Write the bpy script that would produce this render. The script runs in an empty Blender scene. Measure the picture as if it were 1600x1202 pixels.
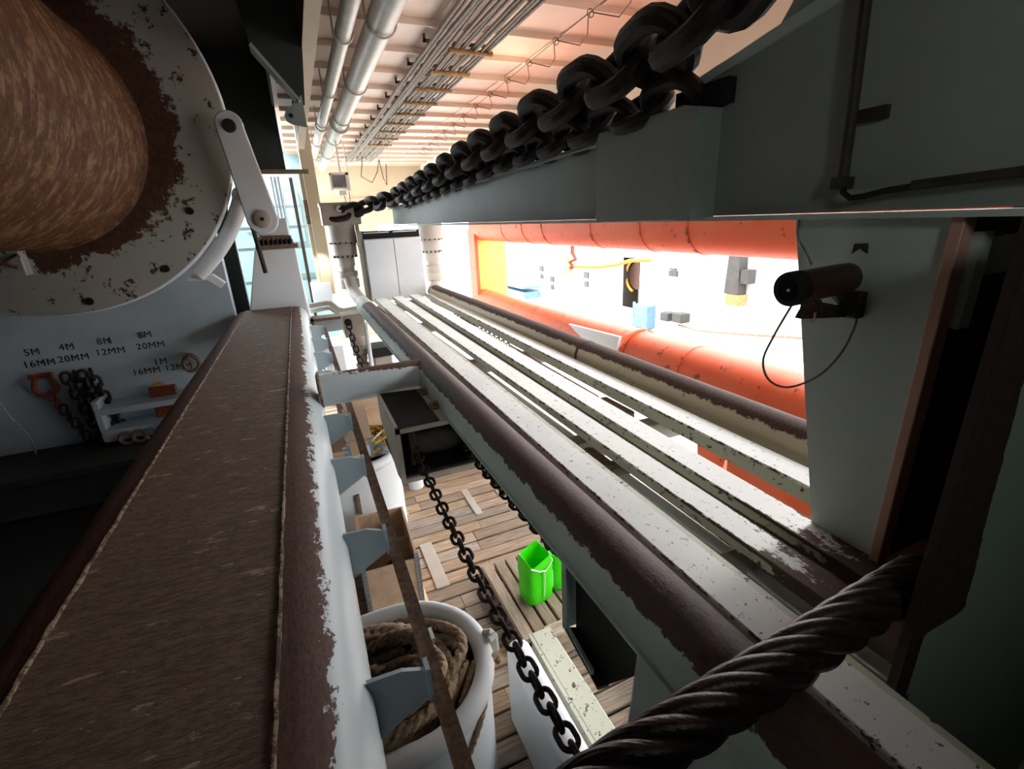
import bpy, bmesh, math, random
from mathutils import Vector, Matrix, Euler
random.seed(7)
PI = math.pi
S = bpy.context.scene
COL = S.collection

# ------------------------------------------------------------------ camera (x right, y along the rails, z up; eye at origin, deck at z=-3)
right = Vector((0.913699, -0.403793, -0.045889))
down = Vector((-0.171803, -0.281467, -0.944066))
fwd = Vector((0.368290, 0.870476, -0.326549))
cam = bpy.data.cameras.new('camera')
cam_o = bpy.data.objects.new('camera', cam); COL.objects.link(cam_o)
m = Matrix((right, -down, -fwd)).transposed().to_4x4()
cam_o.matrix_world = m
cam.sensor_fit = 'HORIZONTAL'; cam.sensor_width = 36.0
cam.lens = 732.955 / 1600 * 36
cam.clip_start = 0.02; cam.clip_end = 300
S.camera = cam_o

# ------------------------------------------------------------------ world, lights, exposure
w = bpy.data.worlds.new('world'); S.world = w; w.use_nodes = True
w.node_tree.nodes['Background'].inputs[0].default_value = (0.88, 0.95, 1.0, 1)
w.node_tree.nodes['Background'].inputs[1].default_value = 7.0
S.view_settings.view_transform = 'Standard'; S.view_settings.look = 'None'
S.view_settings.gamma = 1; S.view_settings.use_curve_mapping = False
S.view_settings.exposure = 0.7

def lamp(name, kind, loc, power, color=(1, 1, 1), size=0.3, rot=None, spot=None, label=None):
    l = bpy.data.lights.new(name, kind); l.energy = power; l.color = color
    if kind == 'AREA': l.size = size
    elif kind == 'SUN': l.angle = size
    else: l.shadow_soft_size = size
    if spot: l.spot_size = spot; l.spot_blend = 0.6
    o = bpy.data.objects.new(name, l); COL.objects.link(o); o.location = loc
    if rot: o.rotation_euler = rot
    return o
def aim(loc, target):
    return (Vector(target) - Vector(loc)).to_track_quat('-Z', 'Y').to_euler()
lamp('sun', 'SUN', (8, 2.0, 4.96), 1.5, (1, 0.98, 0.95), 0.2, aim((8, 2.0, 4.96), (0, 0, 0)))
# warm fill lamps added under the deckhead, hidden outboard of the girder
for q in ((2.3, 2.4), (2.4, 5.2)):
    lamp('warm_fill_lamp', 'POINT', (q[0], q[1], 1.2), 7, (1, 0.70, 0.48), 0.12)
lamp('aft_fill_lamp', 'SPOT', (0.3, 8.3, -0.3), 14, (1, 0.98, 0.95), 0.1, aim((0.3, 8.3, -0.3), (0.4, 9.6, -3)), 1.5)  # added fill light that brightens the aft deck
lamp('alcove_lamp', 'POINT', (0.1, 11.2, 0.75), 8, (0.9, 1, 1), 0.1)
lamp('near_fill_lamp', 'SPOT', (0.3, -1.0, 0.6), 12.0, (0.95, 1, 0.97), 0.2, aim((0.3, -1.0, 0.6), (1.4, 0.8, 0.25)), 1.65)  # unseen fill light added to brighten the girder and near plates

# ------------------------------------------------------------------ materials
def rgb(h):
    h = h.lstrip('#'); c = [int(h[i:i + 2], 16) / 255 for i in (0, 2, 4)]
    return tuple((x / 12.92 if x <= 0.04045 else ((x + 0.055) / 1.055) ** 2.4) for x in c) + (1,)

def nodes_of(name):
    mt = bpy.data.materials.new(name); mt.use_nodes = True
    nt = mt.node_tree
    return mt, nt, nt.nodes['Principled BSDF']

def nd(nt, kind, **kw):
    n = nt.nodes.new(kind)
    for k, v in kw.items():
        if k.startswith('i_'):
            key = k[2:]
            n.inputs[int(key) if key.isdigit() else key.replace('_', ' ')].default_value = v
        else: setattr(n, k, v)
    return n

def mixc(nt, f, a, b, blend='MIX'):
    n = nt.nodes.new('ShaderNodeMix'); n.data_type = 'RGBA'; n.blend_type = blend
    for sock, v in ((n.inputs[0], f), (n.inputs[6], a), (n.inputs[7], b)):
        if isinstance(v, bpy.types.NodeSocket): nt.links.new(v, sock)
        else: sock.default_value = v
    return n.outputs[2]

def math_n(nt, op, a, b=0.0, c=None):
    n = nt.nodes.new('ShaderNodeMath'); n.operation = op
    for i, v in enumerate((a, b) if c is None else (a, b, c)):
        if isinstance(v, bpy.types.NodeSocket): nt.links.new(v, n.inputs[i])
        else: n.inputs[i].default_value = v
    return n.outputs[0]

def ramp(nt, v, lo, hi):
    n = nt.nodes.new('ShaderNodeMapRange'); n.interpolation_type = 'SMOOTHSTEP'
    nt.links.new(v, n.inputs[0]); n.inputs[1].default_value = lo; n.inputs[2].default_value = hi
    return n.outputs[0]

def noise(nt, pos, scale, detail=6, rough=0.6, stretch=None):
    n = nt.nodes.new('ShaderNodeTexNoise'); n.inputs['Scale'].default_value = scale
    n.inputs['Detail'].default_value = detail; n.inputs['Roughness'].default_value = rough
    if stretch:
        mp = nt.nodes.new('ShaderNodeMapping'); mp.inputs['Scale'].default_value = stretch
        nt.links.new(pos, mp.inputs[0]); nt.links.new(mp.outputs[0], n.inputs['Vector'])
    else: nt.links.new(pos, n.inputs['Vector'])
    return n.outputs['Fac']

def steel(name, paint, rust='#4a342c', bias=0.0, amp=1.0, scale=9.0, speck=0.0, speck_scale=30, paint2=None, rust2=None, rough=0.5,
          rust_rough=0.75, bump=0.25, stretch=None, metal=0.0, edge=0.05, spec=0.4):
    """paint that is worn to rust where the mesh's 'wear' attribute plus noise passes one half"""
    mt, nt, b = nodes_of(name)
    pos = nd(nt, 'ShaderNodeNewGeometry').outputs['Position']
    wear = nd(nt, 'ShaderNodeAttribute', attribute_name='wear').outputs['Fac']
    n1 = noise(nt, pos, scale, 8, 0.68, stretch)
    n2 = noise(nt, pos, scale * 4.3, 5, 0.65, stretch)
    n3 = noise(nt, pos, 1.7, 4, 0.6)
    v = math_n(nt, 'MULTIPLY_ADD', n1, amp, math_n(nt, 'SUBTRACT', wear, amp * 0.5 - bias))
    v = math_n(nt, 'MULTIPLY_ADD', n2, amp * 0.45, math_n(nt, 'SUBTRACT', v, amp * 0.225))
    mask = ramp(nt, v, 0.5 - edge, 0.5 + edge)
    if speck:
        s = noise(nt, pos, speck_scale, 6, 0.75)
        sm = ramp(nt, s, 0.72 - speck * 0.3, 0.74 - speck * 0.3)
        mask = math_n(nt, 'MAXIMUM', mask, sm)
    pc = mixc(nt, ramp(nt, n3, 0.3, 0.75), rgb(paint), rgb(paint2 or paint))
    rc = mixc(nt, ramp(nt, n2, 0.3, 0.7), rgb(rust), rgb(rust2 or rust))
    nt.links.new(mixc(nt, mask, pc, rc), b.inputs['Base Color'])
    r = nt.nodes.new('ShaderNodeMix'); nt.links.new(mask, r.inputs[0]); r.inputs[2].default_value = rough; r.inputs[3].default_value = rust_rough
    nt.links.new(r.outputs[0], b.inputs['Roughness'])
    b.inputs['Metallic'].default_value = metal
    b.inputs['Specular IOR Level'].default_value = spec
    h = math_n(nt, 'MULTIPLY_ADD', n2, math_n(nt, 'MULTIPLY', mask, 0.6), math_n(nt, 'MULTIPLY', mask, -0.5))
    bp = nd(nt, 'ShaderNodeBump'); bp.inputs['Strength'].default_value = bump; bp.inputs['Distance'].default_value = 0.01
    nt.links.new(h, bp.inputs['Height']); nt.links.new(bp.outputs[0], b.inputs['Normal'])
    return mt

def plain(name, c, rough=0.5, c2=None, scale=8, metal=0.0, bump=0.0, stretch=None, objvar=0.0, emit=None):
    mt, nt, b = nodes_of(name)
    pos = nd(nt, 'ShaderNodeNewGeometry').outputs['Position']
    n = noise(nt, pos, scale, 6, 0.65, stretch)
    col = mixc(nt, ramp(nt, n, 0.3, 0.7), rgb(c), rgb(c2 or c))
    if objvar:
        rnd = nd(nt, 'ShaderNodeObjectInfo').outputs['Random']
        hs = nt.nodes.new('ShaderNodeHueSaturation'); nt.links.new(col, hs.inputs['Color'])
        nt.links.new(math_n(nt, 'MULTIPLY_ADD', rnd, objvar, 1 - objvar * 0.5), hs.inputs['Value'])
        rs = math_n(nt, 'FRACT', math_n(nt, 'MULTIPLY', rnd, 7.31))
        nt.links.new(math_n(nt, 'MULTIPLY_ADD', rs, objvar * 0.8, 1 - objvar * 0.55), hs.inputs['Saturation'])
        col = hs.outputs[0]
    nt.links.new(col, b.inputs['Base Color'])
    b.inputs['Roughness'].default_value = rough; b.inputs['Metallic'].default_value = metal
    if bump:
        bp = nd(nt, 'ShaderNodeBump'); bp.inputs['Strength'].default_value = bump; bp.inputs['Distance'].default_value = 0.01
        nt.links.new(n, bp.inputs['Height']); nt.links.new(bp.outputs[0], b.inputs['Normal'])
    if emit:
        b.inputs['Emission Color'].default_value = rgb(emit[0]); b.inputs['Emission Strength'].default_value = emit[1]
    return mt

M = {}
M['beam'] = steel('worn_white_beam_paint', '#d9e2e4', '#553e36', scale=13, amp=0.85, edge=0.02, bump=0.45, rust2='#6b5147', paint2='#cfd9dc', rough=0.35, rust_rough=0.7, stretch=(1.4, .75, 1.4))
M['plate'] = steel('worn_brown_plate', '#ad9b85', '#5d4a3f', bias=0.70, amp=1.55, scale=8, bump=0.8, rust2='#806c5a', rust_rough=0.72, stretch=(0.7, 2.2, 1))
M['weld'] = steel('weld_bead', '#8d7a60', '#4e3a2c', bias=0.5, amp=1.2, scale=30, bump=0.7)
M['midpipe'] = steel('worn_rail_pipe_paint', '#cfd8cf', '#4e3733', scale=16, amp=0.8, edge=0.02, bump=0.4, rust2='#5f4742', paint2='#bccac4', rough=0.42, rust_rough=0.6, stretch=(1.3, .8, 1.3))
M['outpipe'] = steel('worn_outer_pipe_paint', '#cfc2a6', '#43302a', scale=16, amp=0.7, bump=0.3, rust2='#58423a', speck=0.25, speck_scale=14)
M['rail_top'] = steel('scuffed_white_rail_top', '#e6e6e2', '#5a463a', bias=0.02, amp=1.1, scale=24, speck=0.38, speck_scale=36, paint2='#d7d8d6', bump=0.5, stretch=(1, .6, 1))
M['rail'] = steel('chipped_pale_green_rail', '#c4c4b2', '#4b382c', bias=0.02, amp=1.1, scale=18, speck=0.42, speck_scale=24, paint2='#b6b9a6', bump=0.4)
M['orange'] = steel('orange_pipe_paint', '#dd5a2a', '#7a4030', bias=0.10, amp=1.0, scale=5, speck=0.34, speck_scale=7, paint2='#d96840', bump=0.15, rough=0.55, stretch=(1, .6, 1.4))
M['orange_inner'] = plain('amber_post_paint', '#f6a63c', 0.5, '#f3b653')
M['grey'] = steel('grey_green_girder_paint', '#9ba49c', '#241c18', bias=-0.08, amp=0.6, scale=6, paint2='#8b9791', bump=0.1, rough=0.5, speck=0.02, speck_scale=8)
M['column'] = steel('pale_green_column_paint', '#c4d2cb', '#3c2a22', bias=-0.1, amp=0.6, scale=12, paint2='#bac9c2', bump=0.2, rough=0.45, speck=0.02, speck_scale=10)
M['rubbed'] = steel('rope_rubbed_green_plate', '#8c9c8f', '#2c211d', bias=0.0, amp=0.55, scale=9, paint2='#86978a', rust2='#3d2c26', bump=0.4, rough=0.5)
M['rust_ledge'] = steel('pinkish_edge', '#c79f8a', '#4a3028', bias=0.05, amp=0.7, scale=30)
M['white'] = steel('white_steel_paint', '#e3e6e8', '#6b4a38', bias=-0.12, amp=0.7, scale=14, paint2='#d9dee3', bump=0.1, speck=0.06, speck_scale=12)
M['warmwhite'] = steel('cream_deckhead_paint', '#dccbbb', '#7d5a43', bias=-0.14, amp=0.6, scale=9, paint2='#d6c2b0', bump=0.1, speck=0.06, speck_scale=8, rough=0.55)
M['cream'] = steel('cream_bulkhead_paint', '#c2b196', '#8a6a4d', bias=-0.12, amp=0.6, scale=5, paint2='#b8a78c', bump=0.05)
M['gear'] = steel('gear_unit_paint', '#b5aca0', '#4a3c33', bias=0.0, amp=0.7, scale=16, paint2='#a39a8f', bump=0.2)
M['edge_rust'] = plain('rusty_edge', '#6a4a35', 0.8, '#8a7a68', 40, bump=0.4)
M['chain'] = plain('black_rusty_chain', '#17110f', 0.62, '#2a1f1b', 35, metal=0.25, bump=0.35)
M['deckchain'] = plain('brown_black_deck_chain', '#2a1f1c', 0.6, '#3d2d27', 45, metal=0.3, bump=0.3)
M['wire'] = plain('greased_wire_rope', '#3b312c', 0.33, '#4d4340', 60, metal=0.55, bump=0.2)
M['black'] = plain('black_gap', '#0c0b0b', 0.8)
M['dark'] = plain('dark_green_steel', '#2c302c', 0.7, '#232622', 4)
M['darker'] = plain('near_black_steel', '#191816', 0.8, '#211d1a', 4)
M['drum'] = steel('rusty_drum_core', '#8f6a48', '#4f3221', bias=0.50, amp=2.2, scale=8, rust2='#6f472c', edge=0.25, bump=0.6, rust_rough=0.7, stretch=(1.0, 3.0, 1.0))
M['flange'] = steel('worn_flange_paint', '#b9b5aa', '#452c20', amp=1.2, scale=6, rust2='#5d3b29', paint2='#aeb0a9', bump=0.35, speck=0.44, speck_scale=8)
M['bluewhite'] = steel('pale_blue_grey_wall', '#b9c6cf', '#4a3a33', bias=-0.15, amp=0.6, scale=3, paint2='#aab9c3', bump=0.05)
M['wood'] = plain('deck_timber', '#b39a80', 0.75, '#7b6350', 3.5, bump=0.5, stretch=(1.2, 22, 4), objvar=0.55)
M['woodb'] = plain('slat_timber', '#b09984', 0.75, '#8a7260', 5, bump=0.4, stretch=(18, 1.2, 4), objvar=0.35)
M['ply'] = plain('plywood', '#cfae90', 0.7, '#b99675', 4, bump=0.15, stretch=(2, 14, 2), objvar=0.2)
M['plyedge'] = plain('pale_ply', '#e2cdb2', 0.7, '#d4b999', 12)
M['galv'] = plain('galvanised_bracket', '#aeb7bd', 0.4, '#7d868b', 60, metal=0.7)
M['green'] = plain('lime_green_plastic', '#38e000', 0.35, '#44ea10', 4)
M['green2'] = plain('label_white', '#e9f2e6', 0.5)
M['rope'] = plain('old_brown_rope', '#bba287', 0.9, '#7d6751', 45, bump=0.6)
M['ropeY'] = plain('yellow_black_rope', '#c9a33a', 0.85, '#23242c', 24, bump=0.6)
M['ropeW'] = plain('white_cord', '#d9d9cf', 0.8)
M['pipe'] = plain('grey_white_pipe', '#b3b1a8', 0.4, '#a19f97', 10, bump=0.05)
M['cable'] = plain('grey_cable', '#8e877a', 0.6, '#6d675c', 30)
M['yellowclip'] = plain('ochre_saddle', '#a98a55', 0.7, '#6b5333', 30)
M['wirethin'] = plain('thin_wire', '#5b4a40', 0.6)
M['cctv'] = plain('bronze_housing', '#5a3d33', 0.42, '#4c3830', 12, metal=0.55)
M['lens'] = plain('dark_glass', '#10161b', 0.12, '#1a2228', 3)
M['pale_dot'] = plain('lens_pale_dot', '#d8e4ea', 0.2)
M['bracket'] = plain('dark_bracket', '#33302c', 0.6, '#463c33', 25, metal=0.3)
M['shackle'] = plain('orange_shackle', '#8a3f22', 0.55, '#5c2a1a', 20)
M['orangecord'] = plain('orange_cord', '#e08a24', 0.6)
M['lamp'] = plain('floodlight_body', '#cfcac2', 0.4)
M['lampglass'] = plain('floodlight_glass', '#5b5a5f', 0.15, '#79767a', 6)
M['tube'] = plain('lit_tube', '#ffffff', 0.4, emit=('#f0ffff', 6.0))
M['alcove'] = plain('pale_aqua_panel', '#a3c0c2', 0.5, '#93b3b6', 2)
M['ink'] = plain('stencil_ink', '#14181c', 0.7)
M['outwhite'] = plain('sunlit_white_house', '#f2f2ef', 0.5, '#e9e9e6', 2)
M['outdeck'] = plain('pale_deck_coating', '#dcd9d4', 0.6, '#cfccc6', 1.5)
M['outgrey'] = plain('outer_grey_fittings', '#2e2d2c', 0.6, '#3d3833', 6)
M['blue'] = plain('faded_blue_bin', '#4a6c8c', 0.5, '#5f7d98', 8)
M['yellow'] = plain('yellow_arm_paint', '#e9d23a', 0.5)
M['pinkpipe'] = steel('pinkish_worn_pipe', '#d5b8ac', '#7a4f40', bias=0.0, amp=0.8, scale=14, bump=0.2)

# ------------------------------------------------------------------ mesh helpers
class MB:
    def __init__(s): s.v = []; s.f = []; s.w = []
    def add(s, vs, fs, ws=0.0):
        n = len(s.v); s.v += [Vector(p) for p in vs]
        s.w += list(ws) if isinstance(ws, (list, tuple)) else [ws] * len(vs)
        s.f += [tuple(i + n for i in f) for f in fs]; return s
    def box(s, a, b, w=0.0):
        (x0, y0, z0), (x1, y1, z1) = a, b
        vs = [(x0, y0, z0), (x1, y0, z0), (x1, y1, z0), (x0, y1, z0), (x0, y0, z1), (x1, y0, z1), (x1, y1, z1), (x0, y1, z1)]
        return s.add(vs, [(0, 3, 2, 1), (4, 5, 6, 7), (0, 1, 5, 4), (1, 2, 6, 5), (2, 3, 7, 6), (3, 0, 4, 7)], w)
    def hexa(s, p, w=0.0):   # 4 bottom corners then 4 top corners
        return s.add(p, [(0, 3, 2, 1), (4, 5, 6, 7), (0, 1, 5, 4), (1, 2, 6, 5), (2, 3, 7, 6), (3, 0, 4, 7)], w)
    def prism(s, poly, d, w=0.0):   # polygon of 3-D points pushed along vector d
        n = len(poly); d = Vector(d)
        vs = [Vector(p) for p in poly] + [Vector(p) + d for p in poly]
        fs = [tuple(range(n))[::-1], tuple(range(n, 2 * n))] + [(i, (i + 1) % n, n + (i + 1) % n, n + i) for i in range(n)]
        return s.add(vs, fs, w)
    def sweep(s, prof, y0, y1, dx=0.0, dz=0.0, closed=True, rings=2):   # prof: (x, z, wear) swept along y; dx, dz shift at far end
        n = len(prof); vs = []; ws = []
        for k in range(rings):
            t = k / (rings - 1)
            for x, z, q in prof: vs.append((x + dx * t, y0 + (y1 - y0) * t, z + dz * t)); ws.append(q)
        fs = []
        for k in range(rings - 1):
            for i in range(n if closed else n - 1):
                j = (i + 1) % n; fs.append((k * n + i, k * n + j, (k + 1) * n + j, (k + 1) * n + i))
        if closed: fs += [tuple(range(n)), tuple(range((rings - 1) * n, rings * n))[::-1]]
        return s.add(vs, fs, ws)
    def tube(s, path, r, seg=12, cap=True, closed=False, w=0.0, lobes=0, depth=0.0, pitch=1.0):
        P = [Vector(p) for p in path]; n = len(P); vs = []; ws = []; L = 0.0; up = None
        for i, p in enumerate(P):
            if closed: t = P[(i + 1) % n] - P[i - 1]
            else: t = P[min(i + 1, n - 1)] - P[max(i - 1, 0)]
            t.normalize()
            if up is None:
                up = Vector((0, 0, 1)) if abs(t.z) < 0.9 else Vector((1, 0, 0))
            a = t.cross(up).normalized(); up = a.cross(t).normalized()
            if i: L += (P[i] - P[i - 1]).length
            rr = r[i] if isinstance(r, (list, tuple)) else r
            for k in range(seg):
                g = 2 * PI * k / seg; q = rr
                if lobes: q = rr * (1 - depth + depth * abs(math.cos(lobes * 0.5 * (g - 2 * PI * L / pitch))))
                vs.append(p + (a * math.cos(g) + up * math.sin(g)) * q); ws.append(w)
        fs = []
        for i in range(n if closed else n - 1):
            for k in range(seg):
                k2 = (k + 1) % seg; j = (i + 1) % n
                fs.append((i * seg + k, i * seg + k2, j * seg + k2, j * seg + k))
        if cap and not closed: fs += [tuple(range(seg))[::-1], tuple(range((n - 1) * seg, n * seg))]
        return s.add(vs, fs, ws)
    def cyl(s, a, b, r, seg=20, w=0.0): return s.tube([a, b], r, seg, w=w)
    def rev(s, prof, c, axis, seg=32, w=0.0, arc=(0, 2 * PI)):   # prof: (radius, height along axis)
        ax = Vector(axis).normalized(); u = ax.orthogonal().normalized(); v = ax.cross(u); c = Vector(c); n = len(prof); vs = []
        for i in range(seg):
            g = arc[0] + (arc[1] - arc[0]) * i / seg
            for r, h in prof: vs.append(c + ax * h + (u * math.cos(g) + v * math.sin(g)) * r)
        fs = [(i * n + k, ((i + 1) % seg) * n + k, ((i + 1) % seg) * n + k + 1, i * n + k + 1) for i in range(seg) for k in range(n - 1)]
        return s.add(vs, fs, w)

def build(name, mb, mat, parent=None, base=None, smooth=True, bevel=0.0, angle=35):
    me = bpy.data.meshes.new(name)
    off = parent_base(parent) if parent else Vector(base or (0, 0, 0))
    me.from_pydata([v - off for v in mb.v], [], mb.f)
    at = me.attributes.new('wear', 'FLOAT', 'POINT'); at.data.foreach_set('value', [float(x) for x in mb.w])
    bm = bmesh.new(); bm.from_mesh(me); bmesh.ops.recalc_face_normals(bm, faces=bm.faces); bm.to_mesh(me); bm.free()
    if smooth:
        me.shade_smooth(); me.set_sharp_from_angle(angle=math.radians(angle))
    me.materials.append(M[mat] if isinstance(mat, str) else mat)
    o = bpy.data.objects.new(name, me); COL.objects.link(o)
    if parent: o.parent = parent
    else: o.location = off
    if bevel:
        b = o.modifiers.new('bevel', 'BEVEL'); b.width = bevel; b.segments = 2; b.limit_method = 'ANGLE'; b.angle_limit = math.radians(50)
    return o
def parent_base(p):
    v = Vector((0, 0, 0))
    while p: v += p.location; p = p.parent
    return v
def tag(o, label=None, cat=None, group=None, kind=None):
    if label: o['label'] = label
    if cat: o['category'] = cat
    if group: o['group'] = group
    if kind: o['kind'] = kind
    return o
def thing(name, base, label, cat, group=None):
    o = bpy.data.objects.new(name, None); COL.objects.link(o); o.location = base; o.empty_display_size = 0.1
    return tag(o, label, cat, group)
def struct(name, mb, mat, parent=None, **k):
    o = build(name, mb, mat, parent, **k)
    if not parent: o['kind'] = 'structure'
    return o
def copy_piece(src, loc, parent, rot=None, name=None):
    o = src.copy(); COL.objects.link(o); o.parent = parent; o.location = loc
    if rot is not None: o.rotation_euler = rot
    if name: o.name = name
    return o
def lettering(txt, loc, size, rot, mat, parent, name='stencil_lettering'):
    c = bpy.data.curves.new(name, 'FONT'); c.body = txt; c.size = size; c.extrude = 0.0015; c.align_x = 'CENTER'; c.space_character = 1.12
    c.materials.append(M[mat])
    o = bpy.data.objects.new(name, c); COL.objects.link(o); o.parent = parent
    o.location = Vector(loc) - parent_base(parent); o.rotation_euler = rot
    return o
def arcprof(cx, cz, r, a0, a1, n, wf):
    out = []
    for i in range(n + 1):
        a = math.radians(a0 + (a1 - a0) * i / n); out.append((cx + r * math.cos(a), cz + r * math.sin(a), wf(math.degrees(a))))
    return out
def smooth(ctl, k=6, closed=False):
    C_ = [Vector(p) for p in ctl]; n = len(C_); out = []
    for i in range(n if closed else n - 1):
        p0, p1, p2, p3 = (C_[(i + q) % n] if closed else C_[max(0, min(n - 1, i + q))] for q in (-1, 0, 1, 2))
        for j in range(k):
            u = j / k; out.append(.5 * ((2 * p1) + (p2 - p0) * u + (2 * p0 - 5 * p1 + 4 * p2 - p3) * u * u + (3 * p1 - p0 - 3 * p2 + p3) * u ** 3))
    if not closed: out.append(C_[-1])
    return out
def step(a, lo, hi): return max(0.0, min(1.0, (a - lo) / (hi - lo)))
# ================================================================== THE SETTING
struct('wall_light_block', MB().box((2.45, -2.5, -3), (2.55, .95, 1.66)), 'dark', smooth=False)  # unseen wall added to stop daylight leaking in from the near right
struct('wall_light_screen', MB().box((3.6, -2.5, .75), (3.7, 14.6, 1.75)), 'warmwhite', smooth=False)  # hanging screen added to hold daylight off the deckhead and drum
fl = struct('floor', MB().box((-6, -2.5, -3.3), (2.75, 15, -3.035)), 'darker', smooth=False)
# timber planks across the working deck, laid athwartships
plank_src = {}
yy = 0.9; row = 0
while yy < 9.0:
    cuts = [-0.35] + sorted(random.choice([0.45, 0.78, 0.8, 1.15, 1.3, 1.62]) + random.uniform(-.03, .03) for _ in range(1)) + [2.55]
    for a, b in zip(cuts, cuts[1:]):
        L = round(b - a, 1)
        if L not in plank_src:
            mb = MB().box((-L / 2, -.071, -.03), (L / 2, .071, 0)); o = build('plank', mb, 'wood', base=(0, 0, 0), smooth=False, bevel=.008)
            plank_src[L] = o; o.parent = fl
        else:
            o = copy_piece(plank_src[L], (0, 0, 0), fl)
        o.location = ((a + b) / 2 , yy, -3.0 + random.uniform(-.006, .006)); o.rotation_euler = (random.uniform(-.02, .02), 0, random.uniform(-.006, .006))
    yy += 0.157; row += 1
# steel inserts let into the planking
for x0, x1, y0, y1 in ((.60, .72, 3.32, 3.98), (1.28, 1.36, 4.2, 4.75), (.35, .62, 4.55, 5.1)):
    struct('steel_insert', MB().box((x0, y0, -3.02), (x1, y1, -2.985)), 'gear', fl, bevel=.005)
tag(fl, kind='structure')
struct('floor_outer', MB().box((2.75, -8, -3.3), (24, 40, -3.02)), 'outdeck', smooth=False)
struct('floor_aft', MB().box((-.6, 9.1, -3.03), (2.4, 14.4, -2.99)), 'outdeck', smooth=False)
# deckhead with its stiffeners
ce = struct('ceiling', MB().box((.05, -2.5, 1.66), (3.6, 14.6, 1.75)), 'warmwhite', smooth=False)
st0 = None
for k in range(15):
    y = 4.62 + k * .68
    if st0 is None:
        st0 = build('stiffener', MB().box((.1, -.007, -.055), (3.55, .007, .05)), 'warmwhite', smooth=False); st0.parent = ce; s = st0
    else: s = copy_piece(st0, (0, 0, 0), ce)
    s.location = (0, y, 1.66)
for k in range(5):
    y = 4.62 - .68 * (k + 1); copy_piece(st0, (0, y, 1.66), ce)
struct('seam', MB().box((2.62, -2, 1.648), (2.66, 14.5, 1.662)), 'warmwhite', ce)
cd = struct('ceiling_port', MB().box((-6, -2.5, 2.3), (.05, 9.2, 2.4)).box((.02, -2.5, 1.66), (.049, 9.2, 2.3)), 'darker', smooth=False)  # second box: upright plate added to shut out sky light
struct('wall_aft', MB().box((.2, 14.5, .1), (4.4, 14.7, 1.7)).box((.2, 14.5, -3), (2.2, 14.7, .1)), 'cream', smooth=False)
struct('trim_1', MB().box((.2, 14.44, .78), (4.4, 14.5, .82)), 'cream')
struct('wall_left', MB().box((-5.8, -2.5, -3), (-5.6, 9.2, 2.4)), 'darker', smooth=False)  # unseen side wall, put in to keep the left bay dark
struct('wall_near', MB().box((-6, -2.6, -3), (5.3, -2.4, 2.4)), 'darker', smooth=False)  # unseen wall behind the camera, put in to keep the bay dark
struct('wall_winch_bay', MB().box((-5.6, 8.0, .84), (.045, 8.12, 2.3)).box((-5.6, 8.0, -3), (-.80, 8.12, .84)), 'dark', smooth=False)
struct('trim_2', MB().box((-.3, 7.97, .80), (.34, 8.0, .86)), 'edge_rust')
# lit alcove behind the winch bay: panels, pipes and shelves seen past the pillar
al = struct('wall_alcove', MB().box((-1.6, 12.2, -3), (.6, 12.3, 1.7)), 'alcove', smooth=False)
for x0, x1, z0, z1 in ((-.95, -.55, .05, .9), (-.5, -.12, .15, .95), (-.08, .22, -.2, .85), (-.6, -.15, -.75, .02), (-.05, .3, -.9, -.35), (-.05, .45, -1.5, -1.0)):
    struct('panel', MB().box((x0, 12.12, z0), (x1, 12.2, z1)), 'alcove', al, bevel=.01)
for z in (.52, .12, -.28, -.95): struct('rail_bar', MB().box((-1.1, 11.3, z - .03), (.5, 11.36, z + .03)), 'galv', al)
struct('trim_3', MB().box((.08, 10.6, -2.9), (.14, 10.66, 1.0)), 'bracket')

# ---- sunlit deckhouse across the water-side deck
wo = struct('wall_outer', MB().box((9.0, -4, -3.02), (9.3, 11.3, 2.4)).box((9.0, 12.5, -3.02), (9.3, 26, 2.4)).box((9.0, 11.3, -1.15), (9.3, 12.5, 2.4)).box((9.0, 11.3, -3.02), (9.3, 12.5, -2.72)), 'outwhite', smooth=False)
struct('wall_recess', MB().box((9.3, 11.2, -3.02), (10.1, 11.3, 0)).box((9.3, 12.5, -3.02), (10.1, 12.6, 0)).box((9.3, 11.2, -.6), (10.1, 12.6, -.5)), 'outgrey', smooth=False)
do = struct('door_1', MB().box((9.9, 11.2, -3), (10, 12.6, -.5)), 'cream', smooth=False)
t = thing('hose_reel', (9.6, 11.75, -1.7), 'round dark hose reel with orange hose in the open doorway of the sunlit house', 'reel')
build('drum', MB().cyl((9.5, 12.05, -1.75), (9.7, 12.05, -1.75), .42, 24), 'cctv', t)
build('hose', MB().tube([(9.45, 12.05 + .5 * math.cos(a / 8), -1.75 + .5 * math.sin(a / 8)) for a in range(-10, 14)], .04, 8), 'orangecord', t)
o = build('equipment_case', MB().box((9.4, 11.3, -2.72), (9.8, 11.62, -2.15)), 'outgrey', base=(9.6, 11.45, -2.72), bevel=.03); tag(o, 'grey brown case standing low in the open doorway under the hose', 'case')
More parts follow.
